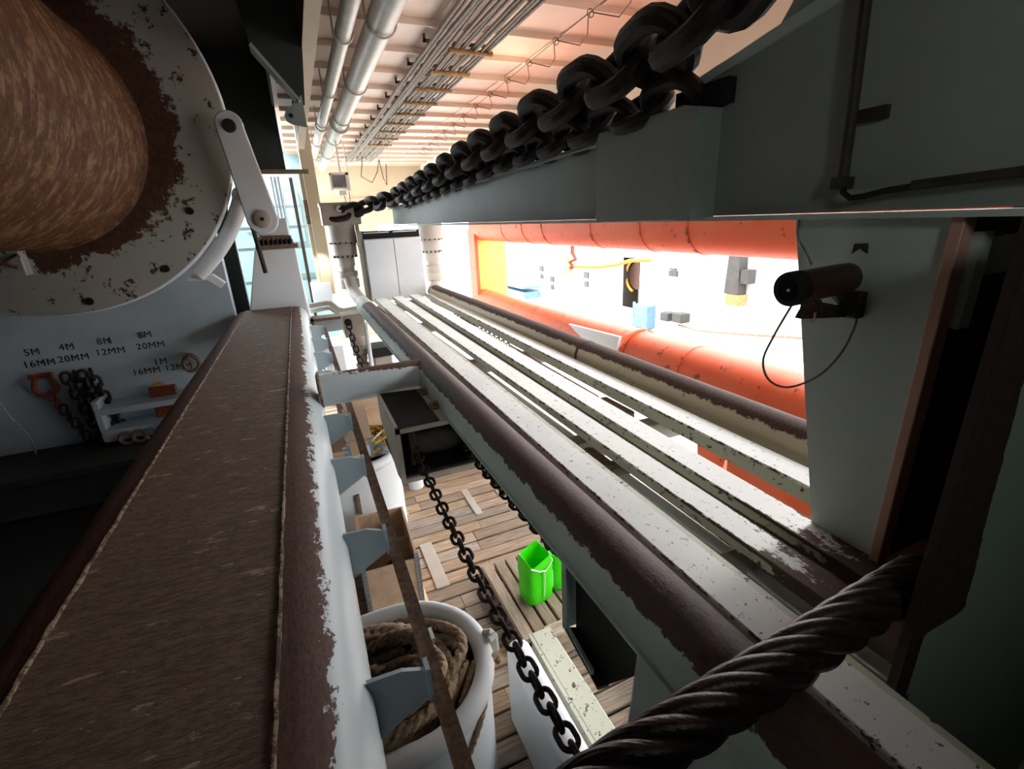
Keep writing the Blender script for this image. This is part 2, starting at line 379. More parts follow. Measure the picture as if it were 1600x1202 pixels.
# ================================================================== CARGO RAIL STRUCTURES
# ---- the near left beam: rust-worn flat top between two rounded edges
t = thing('cargo_beam', (-.4, 3.9, -1.4), 'broad beam with rust brown flat top and white rounded edge under the camera', 'beam')
build('top_plate', MB().box((-.80, .05, -1.03), (-.222, 7.5, -1.0), 0), 'plate', t)
wf = lambda a: step(a, 30, 94)
pr = arcprof(-.186, -1.172, .166, 0, 90, 18, wf)
pr = [(-.021, -1.45, 0)] + pr + [(-.24, -1.012, 1), (-.24, -1.45, 1)]
build('rounded_edge', MB().sweep(pr, .05, 7.5, rings=2), 'beam', t)
pr = arcprof(-.826, -1.172, .166, 90, 180, 18, lambda a: .9)
pr = [(-.79, -1.45, 1), (-.79, -1.012, 1)] + pr + [(-.991, -1.45, .9)]
build('rounded_edge', MB().sweep(pr, .05, 7.5), 'beam', t)
for xx, rr in ((-.222, .008), (-.802, .008)):
    path = [(xx + random.uniform(-.002, .002), .05 + .04 * k, -1.0 + random.uniform(-.001, .003)) for k in range(187)]
    build('weld_bead', MB().tube(path, [rr * random.uniform(.75, 1.2) for _ in path], 8), 'weld', t)
br = MB().prism([(-.03, 0, -.10), (.06, 0, -.105), (.128, 0, -.135), (.128, 0, -.225), (-.03, 0, -.315)], (0, .012, 0)).box((.12, -.012, -.235), (.132, .03, -.12))
b0 = None
for y in (.98, 1.66, 2.34, 3.0, 4.1, 4.8, 5.5, 6.3):
    if b0 is None: b0 = build('side_bracket', br, 'bluewhite', smooth=False); b0.parent = t; b = b0
    else: b = copy_piece(b0, (0, 0, 0), t)
    b.location = Vector((0, y, -1.0)) - t.location
tag(b0)
fb = MB()
fb.prism([(.128, .1, -1.232), (.172, .1, -1.225), (.172, .1, -1.213), (.128, .1, -1.22)], (0, 6.6, 0))
build('side_flat_bar', fb, 'edge_rust', t, smooth=False)
# tapered white pedestal at the beam's far end, with the pivot arm above it
p = thing('end_pedestal', (-.4, 7.7, -1.3), 'tapered white pedestal closing the far end of the brown topped beam', 'pedestal')
build('body', MB().hexa([(-.84, 7.52, -1.3), (.0, 7.52, -1.3), (.02, 8.0, -1.3), (-.84, 8.0, -1.3), (-.54, 7.52, -.20), (-.03, 7.52, -.20), (-.03, 7.95, -.18), (-.54, 7.95, -.18)]), 'white', p, bevel=.012)
build('flange_strip', MB().box((-.52, 7.48, -.2), (.02, 7.9, -.14)).box((-.5, 7.5, -.08), (-.05, 7.9, -.03)), 'edge_rust', p, bevel=.01)
build('bolt_row', MB().box((-.5, 7.55, -.14), (-.04, 7.85, -.08)), 'black', p)
build('neck', MB().box((-.46, 7.55, -.03), (-.07, 7.85, .2)), 'white', p, bevel=.02)
for k in range(8): build('bolt', MB().cyl((-.47 + k * .058, 7.5, -.055), (-.47 + k * .058, 7.5, -.16), .013, 8), 'bracket', p)

# ---- crossbar
t = thing('crossbar_pipe', (.3, 3.33, -1.04), 'short white crossbar pipe with rusty top joining broad beam and brown rail pipe', 'pipe')
mb = MB(); vs = []; ws = []; n = 28; xs = [-.04, .1, .25, .33, .5, .62, .74]
for x in xs:
    for k in range(n):
        g = 2 * PI * k / n
        vs.append((x, 3.34 + .118 * math.cos(g), -1.035 + .112 * math.sin(g)))
        ws.append(.12 + .75 * step(math.degrees(math.asin(math.sin(g))), 35, 75) * step(x, -.1, .5) + (.06 if math.sin(g) > 0 else 0))
fs = [(i * n + k, i * n + (k + 1) % n, (i + 1) * n + (k + 1) % n, (i + 1) * n + k) for i in range(len(xs) - 1) for k in range(n)]
mb.add(vs, fs, ws)
build('pipe_body', mb, 'beam', t)
build('weld_collar', MB().rev([(.115, 0), (.13, .004), (.128, .014), (.115, .02)], (-.035, 3.34, -1.035), (1, 0, 0), 28), 'weld', t)

# ---- middle rail pipe
t = thing('rail_pipe', (.73, 3.8, -1.1), 'long dark brown worn rail pipe with flaking pale edge left of the white rails', 'pipe')
wf = lambda a: 1 - step(a, 128, 186)
pr = [(.825, -1.1, .6)] + arcprof(.735, -1.0, .09, 0, 180, 30, wf) + [(.645, -1.082, 0), (.655, -1.10, 0)]
build('pipe_body', MB().sweep(pr, .05, 6.5), 'midpipe', t)
pr = [(.828, -1.1, .1)] + arcprof(.735, -1.0, .092, 0, 180, 24, lambda a: .2) + [(.645, -1.082, 0), (.655, -1.10, 0)]
build('white_sleeve', MB().sweep(pr, 6.5, 7.2), 'midpipe', t)
build('bottom_lip', MB().box((.634, .05, -1.092), (.66, 7.2, -1.082)), 'column', t)
build('elbow', MB().tube([(.735, 7.15, -1.0), (.728, 7.35, -.985), (.70, 7.55, -.93), (.665, 7.68, -.84), (.65, 7.75, -.7)], .088, 20), 'gear', t)
# bracket box and post carried below the pipe
k = build('bracket_frame', MB().prism([(.655, 1.17, -1.09), (.655, 1.17, -1.42), (.655, .99, -1.46), (.655, .99, -1.43), (.655, 1.15, -1.395), (.655, 1.15, -1.12), (.655, .76, -1.125), (.655, .76, -1.09)], (.012, 0, 0)), 'column', t, smooth=False)
build('recess_panel', MB().prism([(.70, 1.16, -1.09), (.70, 1.16, -1.42), (.70, .95, -1.47), (.70, .76, -1.2), (.70, .76, -1.09)], (.01, 0, 0)).prism([(.655, 1.158, -1.40), (.70, 1.158, -1.42), (.70, .95, -1.47), (.655, .95, -1.46)], (0, 0, -.012)), 'dark', t, smooth=False)  # dark colour stands in for the shadow inside the bracket
build('end_plate', MB().prism([(.655, 1.17, -1.09), (.80, 1.17, -1.09), (.80, 1.17, -1.42), (.655, 1.17, -1.42)], (0, .012, 0)), 'column', t, smooth=False)
build('support_post', MB().prism([(.655, .77, -1.09), (.655, .80, -1.45), (.655, .80, -3.0), (.655, .42, -3.0), (.655, .42, -1.09)], (.16, 0, 0)), 'column', t, bevel=.01)
for y, x in ((1.22, .70),):
    build('pad_eye', MB().prism([(x - .03, y, -1.05), (x - .03, y + .13, -1.05), (x - .03, y + .13, -1.12), (x - .03, y + .06, -1.17), (x - .03, y, -1.15)], (.02, 0, 0)).cyl((x - .05, y + .07, -1.12), (x, y + .07, -1.12), .03), 'bracket', t)

# ---- the four white guide rails
def rail(label, x0, x1, X0, X1, h, y0=.42, y1=7.45, side=-1, zt=-1.0):
    t = thing('guide_rail', ((x0 + x1) / 2, 3.8, zt - h), label, 'rail', 'white guide rails')
    def strip(prof):    # prof: (fraction across, z, wear), swept from the near to the far end
        mb = MB(); n = len(prof); vs = []; ws = []
        for k in range(13):
            f = (k / 12) ** 2; l = x0 + (X0 - x0) * f; r = x1 + (X1 - x1) * f
            for q, z, w in prof: vs.append((l + (r - l) * q, y0 + (y1 - y0) * f, z)); ws.append(w + (.75 * (1 - step(y0 + (y1 - y0) * f, .5, 1.05)) if y0 == .41 else 0))
        fs = [(k * n + i, k * n + (i + 1) % n, (k + 1) * n + (i + 1) % n, (k + 1) * n + i) for k in range(12) for i in range(n)]
        return mb.add(vs, fs + [tuple(range(n)), tuple(range(12 * n, 13 * n))[::-1]], ws)
    build('web', strip([(.02, zt - h, .42), (.02, zt - h * .8, .1), (.02, zt - h * .35, .08), (.02, zt - .008, .36), (.98, zt - .008, .3), (.98, zt - h, .3)]), 'rail', t)
    c = strip([(0, zt - .012, .5), (0, zt - .003, .46), (.02, zt, .40), (.10, zt, .12), (.5, zt, .06), (.9, zt, .12), (.98, zt, .40), (1, zt - .003, .46), (1, zt - .012, .5)])
    build('top_flange', c, 'rail_top', t)
    return t
ra = rail('first white guide rail, directly beside the dark brown rail pipe', .872, 1.0, .94, 1.10, .065, y0=.12)
build('lip', MB().hexa([(1.0, .12, -1.02), (1.03, .12, -1.02), (1.135, 7.45, -1.02), (1.10, 7.45, -1.02), (1.0, .12, -1.012), (1.03, .12, -1.012), (1.135, 7.45, -1.012), (1.10, 7.45, -1.012)]), 'rail', ra)
rb = rail('second white guide rail, left one of the close pair', 1.135, 1.245, 1.215, 1.36, .05, y0=.41)
rc = rail('third white guide rail, right one of the close pair running to the column foot', 1.31, 1.43, 1.475, 1.62, .05, y0=.41)
rd = rail('fourth white guide rail, beside the cream and brown outer pipe', 1.615, 1.745, 1.735, 1.85, .075, y0=.66)
# cross members under the rails
for y in (.9, 1.95, 3.7, 5.6, 7.3):
    o = build('cross_member', MB().box((.84, y - .05, -1.22), (1.95, y + .05, -1.105)), 'gear', base=(1.4, y, -1.22), bevel=.008)
    tag(o, ('first','second','third','fourth','fifth')[(.9,1.95,3.7,5.6,7.3).index(y)] + ' steel cross member from the column foot, under the white guide rails', 'beam', 'cross members under the guide rails')
t = thing('pipe_trough', (1.15, 1.2, -1.2), 'pale grey half round pipe in the gap between first and second white guide rail', 'pipe')
build('pipe_body', MB().tube([(1.19, .40, -1.18), (1.19, 1.85, -1.18)], .055, 16), 'rail', t)
build('top_strip', MB().box((1.16, .40, -1.127), (1.215, 1.55, -1.115)), 'white', t, bevel=.003)
build('end_flange', MB().box((1.10, 1.62, -1.22), (1.28, 1.66, -1.10)).cyl((1.19, 1.7, -1.18), (1.19, 1.86, -1.18), .065), 'edge_rust', t)
o = build('flat_plate', MB().box((.95, 1.95, -1.25), (1.34, 7.4, -1.235)), 'gear', base=(1.1, 2.8, -1.25)); tag(o, 'flat grey plate in the gap beyond the half round pipe', 'plate')
o = build('spacer_plate', MB().box((1.22, .42, -1.085), (1.52, 7.4, -1.07)), 'gear', base=(1.35, 3.8, -1.08)); tag(o, 'dark spacer plate in the narrow gap between second and third white guide rail', 'plate')
t = thing('rusty_clip_row', (1.12, 3.3, -1.23), 'rusty clips and hooks lying in the gap between white guide rails', 'clips')
for q in range(5):
    y = 2.6 + q * .34; a = 1.10 + .02 * math.sin(q * 2)
    build('hook', MB().tube([(a, y, -1.2), (a + .05, y + .02, -1.17), (a + .10, y + .05, -1.18), (a + .09, y + .12, -1.2), (a + .03, y + .14, -1.18)], .014, 8).box((a - .03, y - .06, -1.22), (a + .1, y - .01, -1.2)), 'bracket' if q % 2 else 'edge_rust', t)
t = thing('rusty_pipe_run', (1.55, 3.3, -1.12), 'pinkish worn pipe in the gap before the fourth white guide rail', 'pipe')
build('pipe_body', MB().tube([(1.62, 2.45, -1.14), (1.66, 3.6, -1.14)], .045, 14), 'pinkpipe', t)
build('end_cap', MB().cyl((1.66, 3.75, -1.13), (1.665, 3.95, -1.13), .045, 16), 'white', t)
o = build('rust_box', MB().box((1.55, 2.1, -1.22), (1.68, 2.4, -1.1)), 'edge_rust', base=(1.6, 2.2, -1.22), bevel=.01); tag(o, 'small rusty box at the near end of the pinkish pipe', 'box')

# ---- outer pipe
t = thing('outer_rail_pipe', (1.93, 3.8, -1.1), 'outer rail pipe, brown on top and cream with rust flakes below', 'pipe')
wf = lambda a: .95 - .95 * step(a, 118, 172)
pr = [(2.03, -1.14, .5)] + arcprof(1.925, -1.0, .105, 0, 180, 30, wf) + [(1.82, -1.10, .0), (1.83, -1.16, 0)]
build('pipe_body', MB().sweep(pr, .68, 7.6), 'outpipe', t)
build('joint_collar', MB().sweep([(2.03, -1.1, .8)] + arcprof(1.925, -1.0, .108, 0, 180, 24, lambda a: .8) + [(1.82, -1.1, .8)], 3.0, 3.03), 'outpipe', t)
build('end_cap', MB().rev([(.002, .02), (.1, .02), (.12, 0), (.12, -.08), (.1, -.1)], (1.925, 7.6, -1.0), (0, 1, 0), 24), 'gear', t)

# ---- orange frame beyond the rails
t = thing('crash_rail', (3.7, 6, -2), 'big weathered orange pipe frame seen through the opening right of the rails', 'frame')
def ringed(path, r0, bands, mat, name, wear=.2):
    build(name, MB().tube(path, r0, 36, w=wear), mat, t)
    a, b = Vector(path[0]), Vector(path[-1]); d = (b - a).normalized()
    for q in bands:
        c = a + (b - a) * q
        build('weld_band', MB().rev([(r0 - .01, -.02), (r0 + .008, -.015), (r0 + .008, .015), (r0 - .01, .02)], c, d, 36, w=.35), mat, t)
ringed([(3.9, 1.2, -.12), (3.9, 10.55, -.05)], .31, (.28, .36, .47, .62, .7, .8), 'orange', 'upper_pipe')
build('pipe_end', MB().rev([(.31, 0), (.29, .12), (.2, .2), (.002, .24)], (3.9, 10.5, -.05), (0, 1, 0), 36), 'orange', t)
ringed([(3.85, .9, -1.66), (3.85, 10.5, -1.75)], .30, (.3,), 'orange', 'lower_pipe')
build('post', MB().box((3.62, 10.3, -1.8), (3.70, 10.75, -.1)), 'orange', t, bevel=.01)
build('post_lining', MB().box((3.7, 10.62, -1.8), (4.5, 10.72, -.1)), 'orange_inner', t)
build('gusset', MB().prism([(3.5, 6.0, -1.47), (3.5, 4.75, -1.42), (3.5, 4.85, -1.75), (3.5, 5.0, -1.85)], (.04, 0, 0)), 'white', t, smooth=False)
build('sleeve', MB().rev([(.3, 0), (.325, .0), (.325, .04), (.3, .05)], (3.85, 4.75, -1.69), (0, 1, 0), 36), 'orange', t)
build('foot_plate', MB().box((3.5, 1.3, -2.75), (3.6, 2.95, -2.2)), 'orange', t, bevel=.01)
o = build('orange_lug', MB().prism([(3.6, 3.45, -2.2), (3.6, 3.42, -2.55), (3.6, 3.1, -2.62), (3.6, 3.05, -2.35), (3.6, 3.2, -2.2), (3.6, 3.26, -2.27), (3.6, 3.34, -2.27)], (.08, 0, 0)), 'orange', base=(3.6, 3.3, -2.6)); tag(o, 'small orange lug with scooped top visible between third and fourth rail', 'lug')

# ---- grey girder with its column
t = thing('girder', (1.45, 3.5, 0), 'long grey green girder under the heavy chain with column standing on the rails', 'girder')
gp = [(7.7, .05), (1.3, -.012), (.12, -.02), (.12, 1.25), (.98, 1.25), (1.08, .66), (1.2, .50), (1.42, .475), (1.545, .45), (1.545, .345), (2.1, .325), (4.7, .30), (7.7, .27)]
build('web', MB().prism([(1.42, y, z) for y, z in gp], (.05, 0, 0)), 'grey', t, smooth=False)
build('bottom_flange', MB().hexa([(1.38, .12, -.04), (1.55, .12, -.04), (1.55, 7.7, .03), (1.38, 7.7, .03), (1.38, .12, -.026), (1.55, .12, -.026), (1.55, 7.7, .045), (1.38, 7.7, .045)]), 'column', t)
build('top_flange', MB().hexa([(1.36, 2.0, .325), (1.6, 2.0, .325), (1.6, 7.7, .265), (1.36, 7.7, .265), (1.36, 2.0, .34), (1.6, 2.0, .34), (1.6, 7.7, .28), (1.36, 7.7, .28)]), 'grey', t)
build('cover_box', MB().box((1.318, 1.455, -.022), (1.42, 2.0, .36)), 'grey', t, bevel=.006)
build('stay', MB().box((1.31, 1.38, -.022), (1.42, 1.455, .34)), 'grey', t, smooth=False)
build('fold_strip', MB().prism([(1.41, 1.54, .415), (1.41, .5, .60), (1.41, .5, .645), (1.41, 1.54, .445)], (.02, 0, 0)), 'column', t, smooth=False)
build('chain_slot', MB().box((1.38, 1.33, .345), (1.43, 1.57, .42)), 'black', t)
col = build('column', MB().prism([(1.42, 1.05, -.03), (1.42, .834, -1.0), (1.42, .643, -1.0), (1.42, .640, -.03)], (.03, 0, 0)), 'column', t, smooth=False)
build('edge_flange', MB().box((1.40, .618, -1.0), (1.452, .645, -.03)), 'rust_ledge', t, bevel=.003)
build('edge_tab', MB().box((1.452, .60, -.30), (1.50, .62, -.07)), 'column', t)
build('foot_plate', MB().box((1.43, .40, -1.05), (2.1, .66, -1.012)), 'edge_rust', t)
build('foot_ledge', MB().box((1.40, .585, -1.015), (1.64, .65, -1.0)), 'rust_ledge', t)
build('drip_mark', MB().prism([(1.4195, .862, -.10), (1.4195, .826, -.098), (1.4195, .822, -.125), (1.4195, .845, -.112), (1.4195, .864, -.128)], (-.0015, 0, 0)), 'bracket', t, smooth=False)
# rubbed plates of the column, nearer the eye
def wearplate(name, y, x0, x1, z0, z1, wf, nx=40, nz=40, thick=.02):
    mb = MB(); vs = []; ws = []
    for j in range(nz + 1):
        for i in range(nx + 1):
            x = x0 + (x1 - x0) * i / nx; z = z0 + (z1 - z0) * j / nz; vs.append((x, y, z)); ws.append(wf(x, z))
    fs = [(j * (nx + 1) + i, j * (nx + 1) + i + 1, (j + 1) * (nx + 1) + i + 1, (j + 1) * (nx + 1) + i) for j in range(nz) for i in range(nx)]
    mb.add(vs, fs, ws); mb.box((x0, y + .0005, z0), (x1, y + thick, z1), wf(x0, z0))
    return build(name, mb, 'rubbed', t, smooth=False)
wearplate('rubbed_plate', .625, 1.45, 2.4, -1.3, -.03, lambda x, z: 1.0 - .95 * step(x, 1.48, 1.5) * (1 - step(x, 1.78, 1.84)) * step(z, -.20, -.17) * (1 - step(z, -.10, -.07)))
t2 = thing('hawse_plate', (1.6, .41, -1), 'rope worn dark plate with chipped green paint on its outer side', 'plate')
t_keep = t; t = t2
def wb(x, z):
    edge = 1.20 + (-.21 - z) * .135
    inner = .75 * (1 - step(x, 1.13, 1.17)) if False else 0
    k = 1 - step(x, edge - .03, edge + .03)
    if z < -.92 and x > 1.135 + (-.9 - z) * .05: k *= .15
    return k
wearplate('worn_face', .385, 1.085, 2.3, -1.26, -.03, wb, 80, 70)
build('lower_apron', MB().prism([(1.24, .386, -1.26), (2.3, .386, -1.26), (2.3, .386, -2.6), (1.55, .386, -2.6)], (0, .02, 0)), 'rubbed', t2, smooth=False)
t = t_keep
# conduit and hose on the girder
t = thing('conduit_pipe', (1.39, .9, .3), 'dark conduit pipe dropping down the face of the grey girder', 'pipe')
build('upper_pipe', MB().tube([(1.39, .93, .62), (1.39, .912, .27), (1.39, .905, .065)], .013, 10), 'bracket', t)
build('end_clamp', MB().box((1.37, .893, .045), (1.42, .925, .075)), 'bracket', t)
build('hose_bend', MB().tube([(1.39, .905, .065), (1.385, .895, .035), (1.385, .875, .02), (1.385, .84, .022), (1.385, .79, .032), (1.385, .735, .037)], .008, 8), 'black', t)
build('lower_pipe', MB().tube([(1.39, .735, .04), (1.39, .45, .055)], .012, 10), 'bracket', t)
build('clip_plate', MB().box((1.40, .835, .205), (1.42, .905, .235)), 'bracket', t)
# ================================================================== CHAINS, WIRE ROPE
def link_mesh(d, L, W, seg=10):
    R = (W - d) / 2; h = (L - W) / 2; path = []
    for i in range(9): a = PI * i / 8; path.append((R * math.cos(a), h + R * math.sin(a), 0))
    path += [(-R, 0, 0)]
    for i in range(9): a = PI + PI * i / 8; path.append((R * math.cos(a), -h + R * math.sin(a), 0))
    path += [(R, 0, 0)]
    return MB().tube(path, d / 2, seg, closed=True)
def chain(name, label, path, d, ratioL, ratioW, mat, roll0, parent=None, cat='chain', group=None, sag=None):
    """links threaded along the poly-line, every other one turned a quarter"""
    P = [Vector(p) for p in path]; seglen = [(P[i + 1] - P[i]).length for i in range(len(P) - 1)]; total = sum(seglen)
    L = d * ratioL; pitch = L - 2 * d * .98
    t = thing(name, P[0], label, cat, group)
    src = build('link', link_mesh(d, L, d * ratioW), mat); src.parent = t
    n = int(total / pitch)
    for i in range(n):
        s = (i + .5) * pitch; k = 0
        while k < len(seglen) - 1 and s > seglen[k]: s -= seglen[k]; k += 1
        q = P[k] + (P[k + 1] - P[k]) * (s / seglen[k]); dr = (P[k + 1] - P[k]).normalized()
        u = Vector((0, 0, 1)) if abs(dr.z) < .95 else Vector((0, 1, 0))
        sx = dr.cross(u).normalized(); sz = sx.cross(dr).normalized()
        mat3 = Matrix((sx, dr, sz)).transposed() @ Matrix.Rotation(math.radians(roll0 + 90 * (i % 2) + random.uniform(-7, 7)), 3, 'Y')
        o = src if i == 0 else src.copy()
        if i: COL.objects.link(o); o.parent = t
        o.location = q - P[0]; o.rotation_euler = mat3.to_euler()
    return t
chain('anchor_chain', 'heavy black anchor chain lying along the top of the grey girder', [(1.17, 1.05, .66), (1.24, 1.28, .58), (1.29, 1.6, .55), (1.31, 2.4, .525), (1.33, 3.5, .50), (1.34, 5.0, .44), (1.33, 6.6, .385), (1.1, 7.5, .34), (.72, 7.78, .24), (.50, 7.8, .22)], .085, 4.6, 3.3, 'chain', 40)
chain('anchor_chain', 'second black chain strand hanging tight under the heavy anchor chain', [(1.385, 1.50, .40), (1.36, 2.1, .40), (1.385, 3.2, .395), (1.40, 4.6, .36), (1.39, 6.6, .31)], .066, 4.6, 3.3, 'chain', 45)
chain('anchor_chain', 'short black chain loop rising from the near end of the heavy anchor chain', [(1.15, 1.03, .72), (1.21, 1.07, .66), (1.30, 1.05, .64), (1.36, 1.0, .72), (1.36, .97, .95)], .085, 4.6, 3.3, 'chain', 20)
chain('deck_chain', 'dark brown chain hanging free from the roller box towards the rope tub', [(.455, 2.72, -1.28), (.452, 2.4, -1.345), (.45, 2.0, -1.375), (.45, 1.5, -1.392), (.45, 1.0, -1.375), (.45, .35, -1.31)], .0165, 5.8, 4.0, 'deckchain', 10)
chain('deck_chain', 'dark brown chain hidden half under the brown rail pipe', [(.76, 2.75, -1.32), (.765, 2.3, -1.34), (.765, 1.9, -1.32), (.755, 1.5, -1.27), (.73, 1.27, -1.16)], .0165, 5.8, 4.0, 'deckchain', 10)
chain('rusty_chain', 'thin rusty chain lying between third and fourth white guide rail', [(1.66, 3.9, -1.1), (1.70, 5.9, -1.1)], .016, 6, 3.6, 'edge_rust', 30)

t = thing('wire_rope', (.7, .46, -.9), 'thick greased steel wire rope crossing the foreground over the rails', 'wire rope')
ctl = [(.10, .462, -.985), (.35, .457, -.93), (.56, .452, -.897), (.72, .452, -.885), (.90, .455, -.872), (1.06, .462, -.868), (1.28, .475, -.875)]
def along(f):
    n = len(ctl) - 1; i = min(int(f * n), n - 1); u = f * n - i
    p0, p1, p2, p3 = (Vector(ctl[max(0, min(n, i + k))]) for k in (-1, 0, 1, 2))
    return .5 * ((2 * p1) + (p2 - p0) * u + (2 * p0 - 5 * p1 + 4 * p2 - p3) * u * u + (3 * p1 - p0 - 3 * p2 + p3) * u ** 3)
for sN in range(6):
    path = []
    for k in range(0, 261):
        c = along(k / 260); ph = sN * PI / 3 + c.x * 2 * PI / .50
        path.append(c + Vector((0, math.cos(ph), math.sin(ph))) * .0335)
    build('strand', MB().tube(path, .0195, 44, lobes=13, depth=.10, pitch=.09), 'wire', t, angle=80)
build('core', MB().tube([along(k / 40) for k in range(41)], .018, 10), 'wire', t)
# ================================================================== THINGS ON COLUMN AND IN THE LEFT BAY
t = thing('surveillance_camera', (1.42, .86, -.24), 'bronze cylindrical surveillance camera bracketed on the pale green column', 'camera')
a, b = Vector((1.165, .85, -.20)), Vector((1.40, .845, -.188)); d = (b - a).normalized()
build('housing', MB().rev([(.001, 0), (.037, 0), (.042, .006), (.043, .05), (.042, .19), (.04, .225), (.025, .24), (.001, .242)], a, d, 32), 'cctv', t)
build('front_ring', MB().rev([(.03, -.006), (.044, -.006), (.0455, .0), (.0455, .03), (.042, .034)], a, d, 32), 'black', t)
ln = build('lens_window', MB().rev([(.001, -.004), (.034, -.004), (.034, .0)], a, d, 32), 'lens', t)
build('lens_dot', MB().rev([(.001, -.0062), (.004, -.006), (.004, -.004)], a + Vector((0, .0, -.002)), d, 12), 'pale_dot', ln)  # small pale disc set on the dark lens glass
build('support_arm', MB().prism([(1.24, .87, -.265), (1.30, .86, -.248), (1.41, .845, -.275), (1.42, .845, -.30), (1.30, .86, -.292), (1.22, .865, -.285)], (0, -.02, 0)).prism([(1.33, .86, -.225), (1.37, .855, -.225), (1.42, .845, -.27), (1.40, .845, -.285)], (0, -.02, 0)), 'bracket', t, bevel=.002)
build('mount_plate', MB().box((1.385, .80, -.30), (1.421, .86, -.225)), 'bracket', t, bevel=.006)
build('clamp', MB().box((1.245, .835, -.272), (1.285, .872, -.238)), 'cctv', t, bevel=.004)
build('clamp_bolt', MB().cyl((1.27, .845, -.30), (1.27, .845, -.26), .006, 8), 'rust_ledge', t)
t = thing('camera_cable', (1.3, .9, -.3), 'thin pale cable looping below the bronze surveillance camera', 'cable')
build('loop', MB().tube(smooth([(1.19, .855, -.245), (1.155, .87, -.33), (1.14, .88, -.40), (1.165, .87, -.46), (1.24, .86, -.49), (1.33, .84, -.465), (1.38, .82, -.40), (1.40, .81, -.33), (1.405, .81, -.29)]), .0032, 8), 'cable', t)
build('riser', MB().tube(smooth([(1.395, .96, -.16), (1.41, 1.0, -.12), (1.412, 1.03, -.08), (1.415, 1.035, -.02)]), .0045, 8), 'cable', t)

# ---- winch drum
t = thing('winch_drum', (-1.7, 4.6, .8), 'huge rusty winch drum with scarred pale flange in the dark bay', 'winch drum')
wf = lambda r: 1.0 - .95 * step(r, .80, 1.16)
mb = MB(); vs = []; ws = []; n = 96; rs = [.7, .8, .86, .92, .98, 1.04, 1.1, 1.16, 1.24, 1.31, 1.335]
for k in range(n):
    g = 2 * PI * k / n
    for r in rs:
        vs.append((-1.67 + r * math.cos(g), 4.6, .83 + r * math.sin(g))); ws.append(wf(r))
m_ = len(rs); fs = [(k * m_ + j, ((k + 1) % n) * m_ + j, ((k + 1) % n) * m_ + j + 1, k * m_ + j + 1) for k in range(n) for j in range(m_ - 1)]
build('flange', mb.add(vs, fs, ws), 'flange', t)
build('flange_rim', MB().rev([(1.33, 0), (1.345, .005), (1.35, .02), (1.35, .1), (1.33, .11)], (-1.67, 4.6, .83), (0, 1, 0), 96), 'white', t)
core = MB(); vs = []; ws = []; n = 96; rings = 130
for i in range(rings):
    y = 4.6 - 4.3 * i / (rings - 1); r = .80 + .010 * math.cos(i * PI / 1.0) + (.02 if i == 0 else 0)
    for k in range(n):
        g = 2 * PI * k / n; vs.append((-1.70 + r * math.cos(g), y, .78 + r * math.sin(g))); ws.append(.1)
fs = [(i * n + k, i * n + (k + 1) % n, (i + 1) * n + (k + 1) % n, (i + 1) * n + k) for i in range(rings - 1) for k in range(n)]
build('core', core.add(vs, fs, ws), 'drum', t)
build('core_weld', MB().rev([(.79, -.03), (.815, -.012), (.83, 0), (.79, 0)], (-1.70, 4.6, .78), (0, 1, 0), 96), 'weld', t)
for x, z in ((-.98, -.22), (-1.52, -.42), (-.72, .2)):
    build('bolt_hole', MB().cyl((x, 4.585, z), (x, 4.63, z), .028, 16), 'black', t)
cl = build('rope_wedge', MB().box((-1.98, 4.5, -.20), (-1.78, 4.6, -.02)), 'flange', t, bevel=.01)
build('wedge_bar', MB().tube([(-2.02, 4.47, -.02), (-1.8, 4.47, -.14)], .016, 8).tube([(-1.98, 4.47, -.17), (-1.78, 4.48, -.06)], .014, 8), 'edge_rust', cl)
# brake band and its strut
t = thing('brake_band', (-.45, 4.4, .1), 'white curved brake band hugging the lower right of the winch flange', 'brake band')
pts = [(-1.67 + 1.42 * math.cos(math.radians(a)), 4.72, .83 + 1.42 * math.sin(math.radians(a))) for a in range(-52, -18, 2)]
build('band', MB().tube(pts, .06, 14), 'white', t)
build('pin_eye', MB().cyl((-.335, 4.6, .30), (-.335, 4.76, .30), .075, 24), 'white', t)
build('pin', MB().cyl((-.335, 4.57, .30), (-.335, 4.6, .30), .04, 20), 'gear', t)
build('strut', MB().tube([(-.335, 4.8, .3), (-.30, 4.9, -.33)], .02, 12), 'dark', t)
build('turnbuckle', MB().tube([(-.33, 4.8, .32), (-.22, 4.85, .55)], .03, 10), 'black', t)
o = build('band_bracket', MB().prism([(-.86, 4.75, -.30), (-.70, 4.75, -.30), (-.62, 4.75, -.38), (-.66, 4.75, -.42), (-.74, 4.75, -.345), (-.9, 4.75, -.34)], (0, .1, 0)), 'white', base=(-.75, 4.8, -.36), smooth=False); tag(o, 'small hooked white bracket under the lower edge of the winch flange', 'bracket')
# pivot arm
t = thing('pivot_arm', (-.2, 4.5, .1), 'grey rounded lever arm with round pin beside the winch flange', 'lever')
poly = []
for i in range(13): g = PI + PI * i / 12; poly.append((-.213 + .115 * math.cos(g), .115 + .115 * math.sin(g)))
for i in range(13): g = PI * i / 12 - .12; poly.append((-.305 + .095 * math.cos(g), .78 + .095 * math.sin(g)))
build('arm', MB().prism([(x, 4.4, z) for x, z in poly], (0, .09, 0)), 'white', t, bevel=.01)
build('pin_boss', MB().rev([(.001, -.03), (.05, -.03), (.062, -.022), (.068, 0)], (-.213, 4.4, .115), (0, 1, 0), 28), 'gear', t)
build('pin', MB().rev([(.001, -.04), (.012, -.04), (.014, -.03)], (-.213, 4.4, .115), (0, 1, 0), 12), 'black', t)
build('upper_boss', MB().rev([(.001, -.02), (.04, -.02), (.048, 0)], (-.305, 4.4, .77), (0, 1, 0), 24), 'dark', t)

